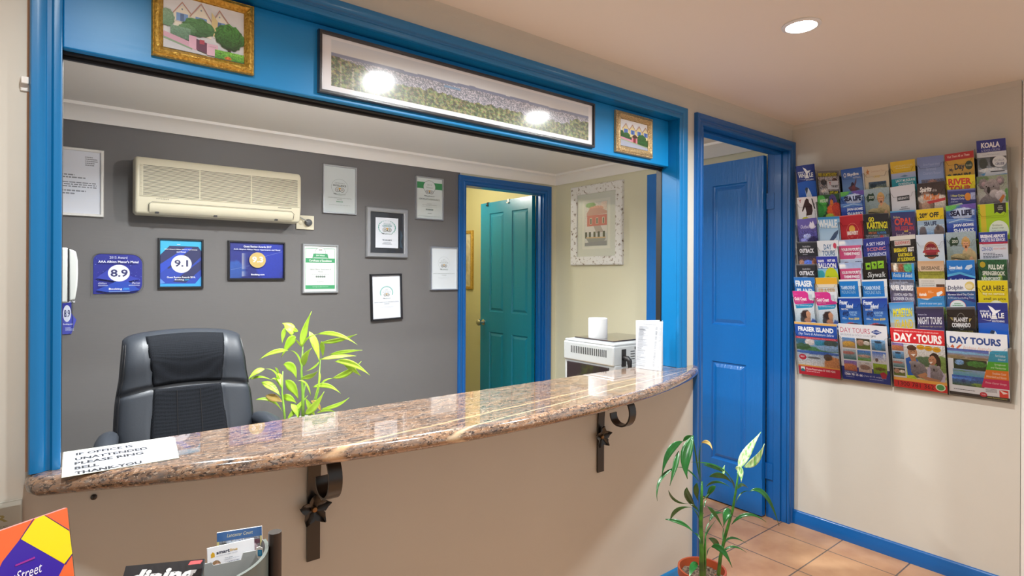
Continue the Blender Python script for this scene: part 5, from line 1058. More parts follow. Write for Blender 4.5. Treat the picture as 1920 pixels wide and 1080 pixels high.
def theme(): return [('PH', 0, 0, 100, 100, '9fb4dc', 'dfe4f0', [(10, 8, 20, 6, 'f0f2f8')], .03, (8, 12), 3), ('R', 0, 14, 92, 45, 'd85f8c', 'dfa0bc'), ('PG', [(0, 14), (92, 18), (92, 20), (60, 46), (0, 46)], 'd04f80'), ('R', 0, 46, 100, 47, 'e8eaf4'), ('T', 'YOUR FAVOURITE', 6, 20, 92, 27, 'f6f2f8', 2), ('T', 'THEME PARKS', 16, 30, 84, 37, 'f6f2f8', 2), ('E', 22, 58, 8, 6, '4a5f7a'), ('E', 30, 66, 8, 4, '6a8f9a'), ('GK', 18, 52, 46, 68, 4, '8a6a7a', 3), ('T', 'world', 20, 58, 44, 63, '3a4a6a'), ('GK', 62, 52, 90, 72, 3, '5a5f8a', 4, 1), ('PG', [(66, 56), (76, 52), (88, 57), (76, 55)], '2a3a6a'), ('PH', 14, 78, 90, 100, '3a4f8a', '4a2f4a', [(30, 40, 20, 30, '6a9a5a')], .4, (12, 6), 7)]
def tamb(): return [('R', 0, 0, 100, 5, 'e8eaee'), ('R', 0, 4, 88, 100, '1f7fd0'), ('R', 88, 2, 100, 100, 'e0e4e8'), ('T', 'TAMBORINE', 5, 15, 72, 24, 'cfe4f8', 1), ('T', 'MOUNTAIN', 8, 26, 72, 34, 'a8d0f0', 0), ('T', 'VISITOR GUIDE', 16, 47, 76, 52, '7fb8e4', 0), ('PH', 0, 50, 88, 100, '1a6ab0', '1a3a20', [(70, 20, 50, 18, '1f3f5a'), (20, 42, 40, 16, '2a5a40'), (50, 60, 60, 30, '2f4f1c')], .2, (16, 14), 5)]
def fraserv(): return [('R', 0, 0, 100, 100, '1838a0', '3f90d8'), ('R', 0, 0, 100, 3, 'a8c4e0'), ('T', 'Fraser', 3, 7, 42, 18, 'e6eefa', 2, 1), ('T', 'Island', 32, 16, 66, 27, 'e6eefa', 2, 1), ('T', '2&3 Day', 10, 27, 42, 32, 'e6eefa', 2), ('T', '4WD', 14, 34, 42, 46, '1c2a5a', 2, 1), ('T', 'ADVENTURE', 44, 34, 80, 40, '9fc8f0', 1), ('T', 'TOURS', 48, 41, 76, 45, '9fc8f0', 1), ('T', 'from $339', 40, 49, 88, 55, 'e8cf60', 2), ('GK', 12, 49, 36, 54, 2, 'cfe0f4'), ('PH', 12, 60, 92, 92, '3f88c8', 'c8b480', [(50, 30, 42, 26, 'd8472f'), (45, 62, 36, 12, 'e8dcd0'), (60, 18, 36, 10, '2a2a30'), (88, 50, 10, 26, '20242c'), (18, 92, 20, 18, 'd8b470')], .15, (20, 12), 8), ('E', 84, 90, 10, 6, 'e8902f')]
def goldc(): return [('R', 0, 0, 100, 100, 'dfe6ee'), ('PH', 0, 40, 100, 100, 'dde4ec', '8fa8b8', [(52, 30, 20, 18, '3a2420'), (48, 60, 24, 44, '2f1f1c'), (64, 34, 11, 16, 'c08a6a'), (58, 70, 18, 24, 'b07a5c'), (42, 88, 22, 26, '15161c'), (86, 78, 16, 30, '22408a'), (84, 68, 14, 3, 'e0e6f0'), (88, 84, 14, 3, 'e0e6f0')], .07, (26, 26), 4), ('PG', [(0, 0), (58, 0), (70, 4), (76, 22), (96, 24), (96, 30), (8, 34), (4, 30)], 'd8358f'), ('PG', [(8, 35), (92, 30), (90, 36), (84, 41), (10, 45)], '2a94c4'), ('T', 'Gold Coast', 6, 15, 62, 24, 'f8eaf2', 2), ('T', 'TOURIST GUIDE', 8, 26, 48, 29, 'f0b8d4', 0), ('T', 'Your ultimate travel guide', 12, 34, 84, 39, 'd8eef8', 0), ('GK', 8, 7, 36, 9, 1, 'e890c0'), ('R', 72, 8, 88, 20, 'c2ccd6')]
def D(*a): return list(a)
B = [
 ((1490, 307), (1525, 301.7), whale(), 'blue brochure with a white whale tail, top of the column nearest the blue door'),
 ((1492.5, 366), (1530, 363), D(('R', 0, 0, 100, 100, 'e8e6ea'), ('T', 'Y', 8, 5, 22, 13, 'a8323c', 2), ('PG', [(40, 8), (48, 3), (58, 6), (60, 14), (72, 20), (74, 34), (66, 46), (72, 62), (60, 60), (54, 46), (42, 60), (34, 58), (42, 38), (38, 24), (24, 36), (20, 34), (32, 18)], '3a1c1c'), ('PG', [(40, 46), (66, 44), (70, 62), (38, 62)], 'e6dcd8'), ('PG', [(72, 4), (78, 5), (88, 30), (82, 30)], '2a2a2c'), ('E', 34, 58, 20, 9, 'c8c020'), ('GK', 82, 34, 92, 60, 8, '8a868c', 3)), 'white brochure with a dark leaping figure, second from the top nearest the door'),
 ((1493, 406.7), (1530, 403), D(('R', 0, 0, 100, 100, '6a5fb0', '4a4280'), ('T', 'Outback', 16, 15, 64, 24, 'e0daf4', 0, 1), ('PG', [(60, 18), (66, 8), (74, 12), (80, 6), (86, 16), (92, 22), (80, 26), (66, 26)], 'e8e4f4'), ('PH', 4, 30, 96, 78, '5a54a0', '3a2f6a', [(45, 30, 22, 14, 'a8b0e8'), (75, 60, 30, 30, '2a2050'), (25, 50, 18, 12, '8a88d0'), (60, 85, 40, 8, 'b0a0c8')], .4, (26, 16), 5)), 'purple show brochure third from the top nearest the door'),
 ((1492.5, 449), (1531, 447.5), outback(), 'black brochure with cowboys, the upper of two alike nearest the door'),
 ((1492.5, 491), (1531.7, 490), outback(), 'black brochure with cowboys, the lower of two alike nearest the door'),
 ((1488, 515), (1526.7, 515), D(('R', 0, 0, 100, 100, '2f78c8'), ('T', 'FRASER', 6, 8, 88, 24, 'f2f6fb', 2), ('T', 'ISLAND', 10, 28, 86, 44, 'f2f6fb', 2), ('T', 'KINGFISHER', 10, 50, 92, 58, 'cfe0f4', 2), ('T', 'BAY RESORT', 18, 60, 92, 66, 'cfe0f4', 2)), 'bright blue brochure with bold white island lettering beside the door frame'),
 ((1486, 541), (1526.7, 541), goldc(), 'pink-topped brochure with a long-haired woman, the one nearest the door'),
 ((1530, 316), (1571, 314), D(('R', 0, 0, 100, 100, '6f6a66'), ('PG', [(4, 6), (92, 4), (92, 12), (4, 15)], '26241c'), ('T', 'FREE UNLIMITED ENTRY', 5, 5, 90, 13, 'd8c828', 1), ('PH', 3, 14, 96, 66, 'a8a2a4', '7a7478', [(25, 25, 16, 14, '2f2a2c'), (80, 20, 14, 14, '5a3a34'), (25, 66, 20, 12, 'c8beba')], .5, (22, 14), 6), ('R', 42, 24, 92, 44, 'd4d4da'), ('T', 'Y', 50, 26, 60, 34, 'a83030', 2), ('T', 'THE BEST', 60, 34, 90, 40, '2f2f34', 2), ('R', 20, 50, 46, 66, 'c8c8c4'), ('T', 'BUY 1', 23, 53, 43, 58, '303034'), ('R', 48, 48, 90, 66, '1f1f1a'), ('T', '$7.95', 50, 49, 88, 65, 'e6dc30', 2)), 'grey collage brochure with a yellow price, top of the second column from the door'),
 ((1531, 361.7), (1572.5, 357), D(('PH', 0, 0, 100, 60, '2f5a34', '1f3320', [(15, 40, 24, 40, '4fae4a'), (8, 62, 16, 30, '2f8a3a'), (68, 34, 18, 34, '5a4a8a'), (66, 24, 14, 22, '4a3f78'), (70, 70, 30, 34, 'd8602a'), (82, 60, 20, 26, 'b83a28'), (48, 90, 20, 14, '9ab43a')], .15, (24, 22), 3), ('E', 62, 20, 7, 8, 'd88030'), ('E', 66, 12, 2.2, 2, '101010'), ('T', 'WILDLIFE', 10, 10, 48, 18, 'e8f0e4', 1, 1), ('R', 0, 60, 100, 100, '3a1f14'), ('T', "Gold Coast's", 14, 54, 80, 59, 'f4e8e0', 0), ('T', 'ATTRACTION', 12, 61, 94, 69, 'f4f0ea', 2)), 'brochure with a rainbow parrot in the second column from the door'),
 ((1532, 402.5), (1572.5, 400), D(('R', 0, 0, 100, 100, '7fb8e4', 'e8f2fa'), ('R', 0, 0, 100, 5, '3a8fd0'), ('T', 'WHALE', 0, 7, 88, 27, 'eef6fc', 2), ('PG', [(36, 72), (44, 58), (66, 42), (72, 38), (90, 32), (88, 40), (78, 50), (58, 60), (48, 74)], '4a5a78'), ('PG', [(48, 74), (58, 60), (80, 50), (70, 62), (56, 78)], 'dfe8f0'), ('GK', 60, 70, 92, 74, 1, '5a6a8a')), 'pale blue brochure with a leaping whale in the second column from the door'),
 ((1531, 446.7), (1571, 444.7), D(('R', 0, 0, 100, 100, 'e6ebf2'), ('T', 'DAY', 30, 9, 66, 22, '3a6a9a', 1), ('T', 'TOURS', 20, 24, 80, 37, '3a6a9a', 1), ('E', 82, 13, 8, 7, 'd04860'), ('GK', 26, 42, 76, 44, 1, 'd8a070'), ('R', 0, 56, 66, 100, '4a90cc'), ('PG', [(60, 54), (100, 54), (100, 78), (56, 76)], '2fa0c8'), ('PG', [(56, 76), (100, 78), (100, 100), (54, 100)], '5aa04a')), 'white day tours brochure with a red dot in the second column from the door'),
 ((1530, 476), (1569, 475), D(('R', 0, 0, 100, 30, '2f3aa8'), ('R', 0, 30, 100, 100, '8fc4e4', 'd0dfe8'), ('T', 'FLIGHTS', 6, 8, 36, 14, 'f2f4fb', 2), ('T', 'HOT AIR', 52, 7, 90, 13, 'f2f4fb', 2), ('T', 'BALLOON', 6, 16, 92, 29, 'f2f4fb', 2), ('E', 66, 52, 32, 25, 'ccd41c'), ('PG', [(52, 70), (80, 70), (70, 80), (62, 80)], 'b0b818'), ('T', 'fly', 40, 48, 64, 54, '3a4a1a', 0, 1), ('E', 18, 44, 16, 10, '3aa8b8'), ('E', 94, 74, 6, 6, 'b83048')), 'hot air balloon brochure with a large yellow-green balloon'),
 ((1528.7, 516), (1569, 514.7), D(('R', 0, 0, 100, 100, 'dfe0e2'), ('R', 0, 0, 100, 16, 'e8b030'), ('R', 0, 16, 100, 24, 'e6dcc8'), ('T', 'FRASER', 10, 26, 90, 40, 'd8b48a', 2), ('T', 'ISLAND', 14, 42, 94, 60, 'e8a81c', 2)), 'yellow and white brochure with orange island lettering, second column from the door'),
 ((1527.5, 542.5), (1569, 541.7), goldc(), 'pink-topped brochure with a long-haired woman, second from the door'),
 ((1574.7, 313), (1616.7, 306.7), D(('R', 0, 0, 100, 100, '2a5ab8', 'a8d0ee'), ('R', 94, 0, 100, 100, 'e0e4f0'), ('O', 16, 14, 6, 5, .35, 'f2f6fb'), ('T', 'Skydive', 26, 10, 78, 19, 'f2f6fb', 2), ('T', 'AUSTRALIA', 50, 20, 86, 24, 'd0dcf4', 1), ('PG', [(38, 40), (46, 32), (54, 36), (62, 26), (66, 24), (64, 34), (58, 42), (80, 50), (60, 52), (70, 62), (56, 60), (46, 66), (40, 60), (26, 60), (36, 52), (26, 44)], '6a4a5a'), ('E', 47, 38, 7, 6, '3a2a34'), ('E', 50, 48, 8, 9, '8a4a4a')), 'blue and white skydiving brochure, top of the third column from the door'),
 ((1574, 355), (1618, 350), sealife(), 'blue-green shark brochure in the third column from the door'),
 ((1573, 399.7), (1616, 395), D(('R', 0, 0, 100, 100, 'b8242c'), ('R', 0, 0, 100, 2, 'e06060'), ('O', 52, 40, 27, 21, .04, 'e88a70'), ('E', 50, 33, 13, 9, 'e8b048'), ('R', 30, 38, 76, 52, 'b8242c'), ('T', 'BREWERY', 28, 38, 76, 47, 'f4e8e0', 2), ('GK', 42, 51, 62, 54, 1, 'e88a70'), ('T', 'TAKE A TOUR', 24, 66, 86, 71, 'e8b048', 1)), 'plain red brewery brochure with a round badge'),
 ((1572, 445), (1616, 441.7), theme(), 'pink and pale blue theme park brochure, the upper of two alike'),
 ((1573, 488), (1616, 485), theme(), 'pink and pale blue theme park brochure, the lower of two alike'),
 ((1573, 519), (1613, 517.5), tamb(), 'blue mountain visitor guide with green hills, the left of two alike'),
 ((1571.7, 551.7), (1613, 551), fraserv(), 'deep blue brochure with a red four-wheel-drive, the left of two alike'),
 ((1617, 307.5), (1663, 301), D(('R', 0, 0, 100, 100, 'dccfb4', 'e6dcc4'), ('PG', [(8, 12), (13, 10), (15, 5), (18, 10), (24, 10), (19, 14), (22, 20), (16, 16), (9, 20), (12, 14)], 'c8844a'), ('T', 'Queensland Tours', 28, 10, 88, 15, 'c8a888', 0), ('T', 'CAVES', 38, 22, 64, 27, 'dcc060', 1), ('PH', 16, 36, 88, 68, '3f5a78', '9aa060', [(25, 25, 20, 16, '20303c'), (60, 12, 40, 10, '2f4458'), (50, 60, 50, 20, 'dfd9b8'), (50, 90, 50, 10, '7a8a3c')], .3, (20, 12), 5)), 'cream brochure with an orange star, top of the fourth column from the door'),
 ((1617, 350), (1665, 344), croc(), 'zoo brochure with a man in khaki holding a crocodile, fourth column from the door'),
 ((1617, 396), (1665, 393), D(('R', 0, 0, 100, 100, '24242a'), ('T', 'GO', 20, 7, 42, 18, 'e8dc28', 2), ('T', 'KARTING!', 12, 18, 92, 34, 'e8dc28', 2), ('T', 'INDOOR & OUTDOOR', 16, 35, 82, 40, '6ab048', 1), ('T', 'OPEN 7 DAYS', 16, 41, 48, 46, 'd87838', 1), ('T', 'ALL WEATHER', 50, 41, 86, 46, '4a8ad0', 1), ('PH', 4, 48, 96, 82, '7a7a80', '4a484c', [(68, 15, 8, 14, 'b83038'), (40, 40, 18, 14, 'c8c8d0'), (75, 60, 14, 12, '22242c'), (20, 70, 20, 12, '6a8ab8')], .45, (24, 12), 7)), 'black go-kart brochure with yellow lettering in the fourth column from the door'),
 ((1617.5, 442.5), (1666, 437.5), D(('R', 0, 0, 100, 100, '24348e'), ('T', 'A SKY HIGH', 10, 9, 82, 17, 'd8def4', 1), ('T', 'SCENIC', 12, 21, 84, 29, 'd8889a', 1), ('T', 'EXPERIENCE', 14, 33, 86, 41, 'd8def4', 1), ('O', 62, 76, 34, 30, .05, '5a8ac8', 20, 160), ('O', 62, 76, 28, 24, .05, '5a8ac8', 20, 160), ('PG', [(70, 48), (78, 44), (84, 56), (78, 70), (72, 70)], 'b8c8e8')), 'navy blue sky-high scenic experience brochure'),
 ((1617, 476), (1661, 473), D(('R', 0, 0, 100, 100, '1c1a18'), ('R', 10, 14, 32, 30, '8ac428'), ('R', 36, 12, 58, 29, '8ac428'), ('R', 62, 11, 88, 28, '8ac428'), ('E', 22, 22, 6, 3, '1c1a18'), ('PG', [(42, 18), (48, 15), (54, 19), (49, 24), (46, 19)], '1c1a18'), ('PG', [(64, 22), (74, 16), (84, 18), (74, 20)], '1c1a18'), ('T', 'Skywalk', 14, 36, 92, 52, 'f0f0f0', 0, 1), ('PH', 12, 58, 94, 100, '3a4a28', '2a3018', [(30, 40, 24, 24, '8a8a80'), (75, 50, 26, 40, '6a9a3a'), (50, 20, 12, 16, '4a6a2a')], .5, (20, 12), 4)), 'black skywalk brochure with three lime green squares'),
 ((1616, 519), (1662.5, 516.7), tamb(), 'blue mountain visitor guide with green hills, the right of two alike'),
 ((1616, 551.7), (1663, 550), fraserv(), 'deep blue brochure with a red four-wheel-drive, the right of two alike'),
 ((1667, 298), (1713, 291), D(('R', 0, 0, 100, 26, 'e8c428'), ('R', 0, 26, 100, 38, 'b8c0dc', '9ab0d8'), ('R', 0, 38, 100, 100, '1a9aac'), ('T', 'LADY ISLAND TOURS', 14, 9, 90, 13, 'f4e8a8', 0), ('GK', 20, 15, 80, 18, 1, 'f4e8a8', 2, 0, 1), ('T', 'LADY MUSGRAVE', 18, 40, 96, 46, 'e8f2f4', 1), ('T', 'EXPERIENCE', 28, 48, 88, 54, 'e8f2f4', 1), ('GK', 38, 58, 72, 62, 1, 'b8dce0'), ('PG', [(36, 34), (56, 31), (70, 34), (56, 36)], '6a8aa8'), ('PH', 0, 66, 100, 100, '2a9aa8', 'b0a078', [], .2, (10, 6), 3)), 'yellow and turquoise reef brochure, top of the fifth column from the door'),
 ((1667.5, 345), (1713, 338), D(('R', 0, 0, 100, 100, 'd9dbe4'), ('R', 26, 22, 76, 33, '3a3c42'), ('T', 'SERENITY', 29, 25, 73, 30, 'd8dae2', 1), ('GK', 30, 46, 76, 66, 5, '7a7c84', 3, 0, 1)), 'almost plain white brochure with a small dark label, fifth column'),
 ((1668, 390), (1714, 386.7), D(('R', 0, 0, 100, 100, '2a3a78', '5a1f2c'), ('R', 0, 0, 100, 3, '4a9ad0'), ('T', 'Brisbane', 12, 11, 38, 16, 'd8c890', 0), ('T', 'OPAL', 14, 16, 88, 32, 'd84a38', 2), ('T', 'MUSEUM', 16, 34, 92, 44, 'a8304a', 2), ('T', 'and', 52, 42, 66, 47, 'e8c830', 1), ('T', 'Jewellery Shop', 14, 48, 94, 62, 'e4c8d0', 0, 1), ('PH', 4, 60, 96, 84, '6a2028', '8a2a28', [(45, 30, 20, 30, 'd83a2c'), (85, 60, 18, 30, 'd0c8cc'), (15, 60, 14, 20, '7a98b8')], .25, (16, 8), 3)), 'dark blue opal museum brochure with red lettering'),
 ((1668, 437.5), (1715, 433), D(('R', 0, 0, 100, 100, '1c1c1e'), ('R', 0, 0, 100, 9, 'd8d4cc'), ('R', 16, 10, 80, 22, 'c8c0b8'), ('T', 'SLIDEWAYS', 19, 12, 77, 19, 'b8383c', 1), ('T', "BRISBANE'S", 12, 26, 64, 36, 'e0cc28', 2), ('T', 'BEST', 68, 26, 92, 36, 'ece8e4', 2), ('T', 'KARTING IS', 28, 38, 84, 46, 'e0cc28', 2), ('T', 'AT SLIDEWAYS', 22, 48, 92, 57, 'e0cc28', 2), ('PH', 4, 60, 98, 100, '5a6068', '2a2428', [(30, 20, 26, 18, '3a4a60'), (75, 30, 20, 16, '2f9a5a'), (20, 45, 14, 12, '6a2a5a'), (60, 60, 40, 14, 'b8402c')], .4, (24, 14), 8)), 'black karting brochure with yellow and white lettering, fifth column'),
 ((1670, 487), (1713, 487), D(('PH', 0, 0, 100, 20, '7a6a50', '8a5a40', [(20, 50, 10, 50, 'e0d8c8'), (45, 50, 10, 50, '8a4a30'), (75, 50, 20, 50, '3aa070')], .35, (16, 4), 3), ('R', 0, 20, 100, 100, '1f78c8'), ('T', 'Rocks & Beads', 6, 22, 94, 31, 'cfe4f4', 1, 1), ('GK', 20, 38, 90, 62, 4, 'd08a9a', 3, 0, 1), ('R', 90, 0, 100, 100, '3a98d8')), 'bright blue bead shop brochure under the karting one'),
 ((1667, 518), (1713, 518), D(('PH', 0, 0, 100, 100, '55586a', '6a5a88', [(50, 14, 60, 10, '7a8090'), (40, 60, 40, 10, '8a3a6a'), (60, 72, 50, 8, 'a88ab0'), (20, 80, 30, 10, '2a2440')], .3, (20, 20), 4), ('T', 'RIVER CRUISES', 6, 12, 96, 24, 'f0f0f6', 2), ('T', 'LUNCH, HIGH TEA', 18, 30, 92, 37, 'dcdce8', 1), ('T', '& DINNER CRUISES', 12, 39, 96, 46, 'dcdce8', 1)), 'grey and violet river cruises brochure with white lettering'),
 ((1667, 561.7), (1713, 559), D(('R', 0, 0, 100, 45, '2f88cc', 'a8c8dc'), ('R', 0, 45, 100, 72, 'b8b4b0', 'cfc4b0'), ('T', 'MORETON', 14, 13, 92, 33, 'e8dc28', 2), ('T', 'ISLAND', 18, 38, 92, 60, 'e8c820', 1), ('R', 0, 72, 100, 78, '1f40a0'), ('PH', 0, 78, 100, 100, 'c8d4e4', '3a4a7a', [(60, 40, 26, 30, 'e8ecf4')], .3, (14, 6), 4)), 'blue island brochure with tall yellow lettering above the red magazine'),
 ((1716.7, 289), (1766.7, 283), D(('R', 0, 0, 100, 56, '7f90c8', '9ab0e0'), ('T', 'Great Keppel Island', 22, 14, 84, 20, 'b4c4ec', 0), ('T', 'Barramundi', 34, 23, 70, 29, 'b4c4ec', 0), ('T', 'Charters Resort', 20, 32, 88, 38, 'b4c4ec', 0), ('PH', 12, 48, 96, 84, '7a7890', '2a2f48', [(50, 20, 20, 16, 'a87a6a'), (75, 40, 22, 20, 'c8b0a8'), (30, 60, 26, 14, '4a5a48'), (20, 35, 20, 12, '6a7a6a')], .3, (22, 12), 5)), 'lilac-blue fishing brochure, top of the sixth column'),
 ((1717.5, 338), (1770, 331.7), D(('PH', 0, 0, 100, 100, '3a2a28', '5a4a40', [(30, 52, 26, 34, '8a6a58'), (30, 34, 30, 10, 'c8beb4'), (28, 60, 16, 22, 'b08a74'), (78, 62, 22, 30, 'c0b0a0'), (80, 40, 24, 12, 'd8ccc0'), (50, 85, 50, 14, '20201c')], .15, (24, 26), 6), ('T', 'Spirits', 8, 8, 52, 22, 'f0ece8', 2, 1), ('T', 'of the', 54, 14, 70, 20, 'd8d0cc', 0), ('T', 'Red Sand', 20, 24, 78, 37, 'e07a2c', 2, 1), ('PG', [(30, 40), (98, 34), (98, 40), (40, 45)], 'c83a3a')), 'dark brown brochure with a painted man and orange lettering'),
 ((1716.7, 386.7), (1767.5, 381.7), D(('R', 0, 0, 100, 24, 'e8c818'), ('T', '20% OFF', 10, 8, 82, 19, '2a2a20', 2), ('R', 0, 24, 100, 60, 'a8c4dc', '6a94c4'), ('T', 'SEA LIFE', 26, 27, 72, 36, '20305a', 2), ('PH', 0, 34, 100, 66, 'b8ccdc', '4a88c8', [(20, 55, 14, 46, '5a4a4a'), (80, 50, 20, 40, '6a5448'), (76, 20, 6, 20, '4a4244'), (50, 80, 50, 14, '3a78c8')], .12, (20, 14), 5), ('T', 'SEA LIFE', 26, 27, 72, 36, '20305a', 2), ('R', 0, 66, 100, 100, '1f5ab8'), ('T', 'Seal Island', 14, 59, 92, 70, 'f0f6fb', 2), ('T', 'They rule their world', 26, 73, 86, 78, 'd0e0f4', 0)), 'yellow-topped brochure with a 20 percent discount and seals'),
 ((1716.7, 434), (1768, 431), D(('R', 0, 0, 100, 100, 'cfdcec', 'd8e2ea'), ('E', 52, 34, 27, 20, 'e8dcc8'), ('E', 52, 34, 25.5, 18.5, '8a1f2c'), ('O', 52, 34, 23, 16.5, .05, 'd8b070'), ('T', 'Cobb Produce', 34, 27, 72, 33, 'f0e0d8', 0, 1), ('PG', [(24, 34), (80, 33), (84, 38), (20, 39)], 'a83040'), ('PG', [(24, 44), (80, 44), (76, 48), (28, 48)], '2a2420'), ('PH', 8, 64, 94, 82, 'c8ccb8', '8a9a58', [(40, 40, 24, 30, 'd0b060'), (75, 50, 16, 30, 'c0402c'), (15, 50, 14, 30, '7a9a4a')], .15, (20, 8), 3)), 'pale blue brochure with a dark red round badge, sixth column'),
 ((1719.7, 483), (1769, 481.7), D(('R', 0, 0, 100, 22, 'c8a078', 'd8c0a8'), ('T', 'BRISBANE', 14, 11, 84, 19, '6a5a48', 1), ('PH', 0, 22, 100, 38, '8a8a30', 'a8a440', [], .15, (14, 4), 3), ('R', 0, 38, 100, 100, 'e4dcd4'), ('GK', 10, 42, 60, 74, 7, 'b8b0a8', 3, 1), ('PH', 66, 50, 98, 76, '6a4a38', '5a3428', [(40, 50, 30, 20, 'c8b4a0')], .3, (8, 8), 6)), 'tan and olive brochure with lines of print and a small brown photo'),
 ((1719, 531.7), (1771.7, 531), D(('R', 0, 0, 100, 24, 'e08030'), ('PG', [(0, 24), (36, 28), (60, 20), (100, 18), (100, 60), (0, 60)], '3a8fd0'), ('T', 'Australia', 6, 12, 34, 19, 'f4e8dc', 2, 1), ('PG', [(70, 12), (88, 8), (92, 12), (76, 20), (70, 18)], 'e8ecf0'), ('GK', 40, 8, 64, 14, 2, 'f0c8a0'), ('PH', 0, 42, 100, 100, '3a90d0', '6a9a3a', [(80, 30, 26, 34, '8aa83a'), (50, 70, 40, 16, '3a6a34'), (30, 90, 40, 14, '8fae50'), (70, 85, 26, 14, '2a5030')], .35, (22, 14), 5), ('T', '...travel at your own pace', 4, 33, 86, 39, 'e4f0fa', 0)), 'orange-topped brochure with blue sky and green trees'),
 ((1718, 569), (1769, 568), D(('R', 0, 0, 100, 100, '2a2a48', '5f5090'), ('R', 0, 0, 100, 4, '4a4a58'), ('T', 'Brisbane City', 6, 15, 38, 19, 'c8c8e0', 0), ('T', 'NIGHT TOURS', 5, 22, 92, 38, 'f0f0fa', 1), ('T', 'See Brisbane light up at night', 10, 41, 92, 45, 'c8b890', 0), ('E', 62, 62, 14, 9, 'c0a8d0'), ('T', 'Night', 66, 55, 90, 62, 'e8e0f4', 0), ('T', 'Tours', 66, 63, 88, 69, 'e8e0f4', 0), ('GK', 60, 74, 88, 84, 2, 'a8a0d0')), 'dark violet night tours brochure'),
 ((1769, 282.5), (1823, 274), D(('R', 0, 0, 100, 100, 'd8a838'), ('R', 0, 0, 100, 14, 'b82a24'), ('T', 'Visit Them All on These', 8, 4, 86, 9, 'ecc8b8', 1), ('T', 'Day', 32, 22, 68, 38, '33302c', 2), ('T', 'My', 14, 30, 28, 39, '33302c', 1), ('T', 'TOURS', 26, 42, 88, 56, '33302c', 2), ('E', 82, 28, 13, 9, '3a4a30'), ('T', 'koala', 73, 25, 91, 30, 'c8c89a', 0), ('E', 12, 50, 10, 8, '2f4a30'), ('PH', 14, 62, 48, 80, 'c8d4e0', '4a5a4a', [(50, 70, 40, 20, '2a4a5a')], .3, (10, 8), 3), ('PH', 56, 62, 92, 80, '2a7a9a', '1a5a70', [], .2, (8, 6), 4)), 'orange day tours brochure with a red top edge, seventh column'),
 ((1772.5, 323), (1826, 319), D(('R', 0, 0, 100, 100, 'ecd818'), ('T', 'RIVER', 6, 6, 88, 19, 'd0402c', 2), ('T', 'TOUR', 8, 20, 86, 34, 'd0402c', 2), ('PG', [(24, 42), (40, 37), (84, 36), (90, 41), (86, 44), (28, 45)], '2a2c40')), 'yellow river tour brochure with red lettering'),
 ((1774.5, 349), (1827.5, 345), D(('R', 0, 0, 100, 100, '343c80'), ('R', 0, 0, 100, 3, '6a70b0'), ('T', '1 Hour Cruise', 12, 10, 60, 15, 'd8d870', 1), ('T', 'Departs Daily', 12, 17, 60, 22, 'c8ccf0', 1), ('E', 72, 16, 11, 8, 'd88a30'), ('R', 82, 8, 98, 22, 'a8b0d8'), ('GK', 10, 24, 60, 28, 1, 'a8b0d8'), ('PG', [(4, 32), (50, 28), (56, 34), (56, 60), (4, 60)], 'd4dcc8'), ('T', 'Free Parking', 8, 31, 48, 34, '4a5a4a', 1), ('GK', 66, 32, 94, 38, 2, 'c8ccf0')), 'indigo river cruise brochure low under the yellow river tour one'),
 ((1771.7, 379), (1828, 373), sealife(), 'blue-green shark brochure in the seventh column, farther from the door'),
 ((1772.5, 429), (1828, 426), croc(), 'zoo brochure with a man in khaki holding a crocodile, seventh column'),
 ((1774, 481), (1826.7, 479.7), D(('R', 0, 0, 100, 100, '1c7ad0'), ('PG', [(0, 34), (40, 28), (100, 36), (100, 80), (0, 80)], '1a2f8a'), ('PG', [(0, 30), (46, 24), (100, 34), (100, 38), (46, 29), (0, 35)], '5ab8e8'), ('T', 'Sunset Beach', 8, 11, 56, 19, 'dceaf8', 2, 1), ('GK', 10, 21, 42, 23, 1, '8ac0ea'), ('PG', [(64, 18), (72, 11), (90, 9), (92, 14), (78, 20)], 'c8dcf0'), ('T', 'See the Whales', 8, 38, 72, 47, 'e8f2fb', 2, 1), ('PG', [(6, 62), (20, 52), (50, 50), (90, 56), (96, 62), (60, 58)], 'b8cce4'), ('R', 0, 64, 100, 100, '8ab0d8')), 'bright blue whale cruise brochure with curved stripes'),
 ((1772.5, 518), (1827.5, 516), D(('R', 0, 0, 100, 26, 'e8ecf2'), ('T', 'Dolphin', 8, 12, 60, 23, '1f2f5a', 1), ('E', 82, 13, 16, 9, 'dcc878'), ('E', 80, 14, 12, 5, 'e8dcb0'), ('R', 0, 24, 100, 100, '2a5a90', '1f70c8'), ('PG', [(0, 24), (40, 26), (98, 42), (98, 48), (0, 30)], '24307a'), ('T', 'Moreton Island Day Cruise', 6, 28, 94, 34, 'd8e0f4', 1), ('T', '& Wreck Snorkelling Tour', 6, 36, 94, 41, 'd8e0f4', 0), ('E', 38, 55, 28, 13, 'e4ecec'), ('O', 38, 55, 28, 13, .06, 'd85a6a'), ('GK', 18, 49, 58, 61, 3, '5a9a6a', 3, 0, 1), ('PG', [(76, 66), (82, 84), (74, 100), (100, 100), (100, 80)], 'e0e6ec'), ('GK', 16, 76, 52, 82, 2, 'b8d0ec')), 'white-topped dolphin brochure with a red oval'),
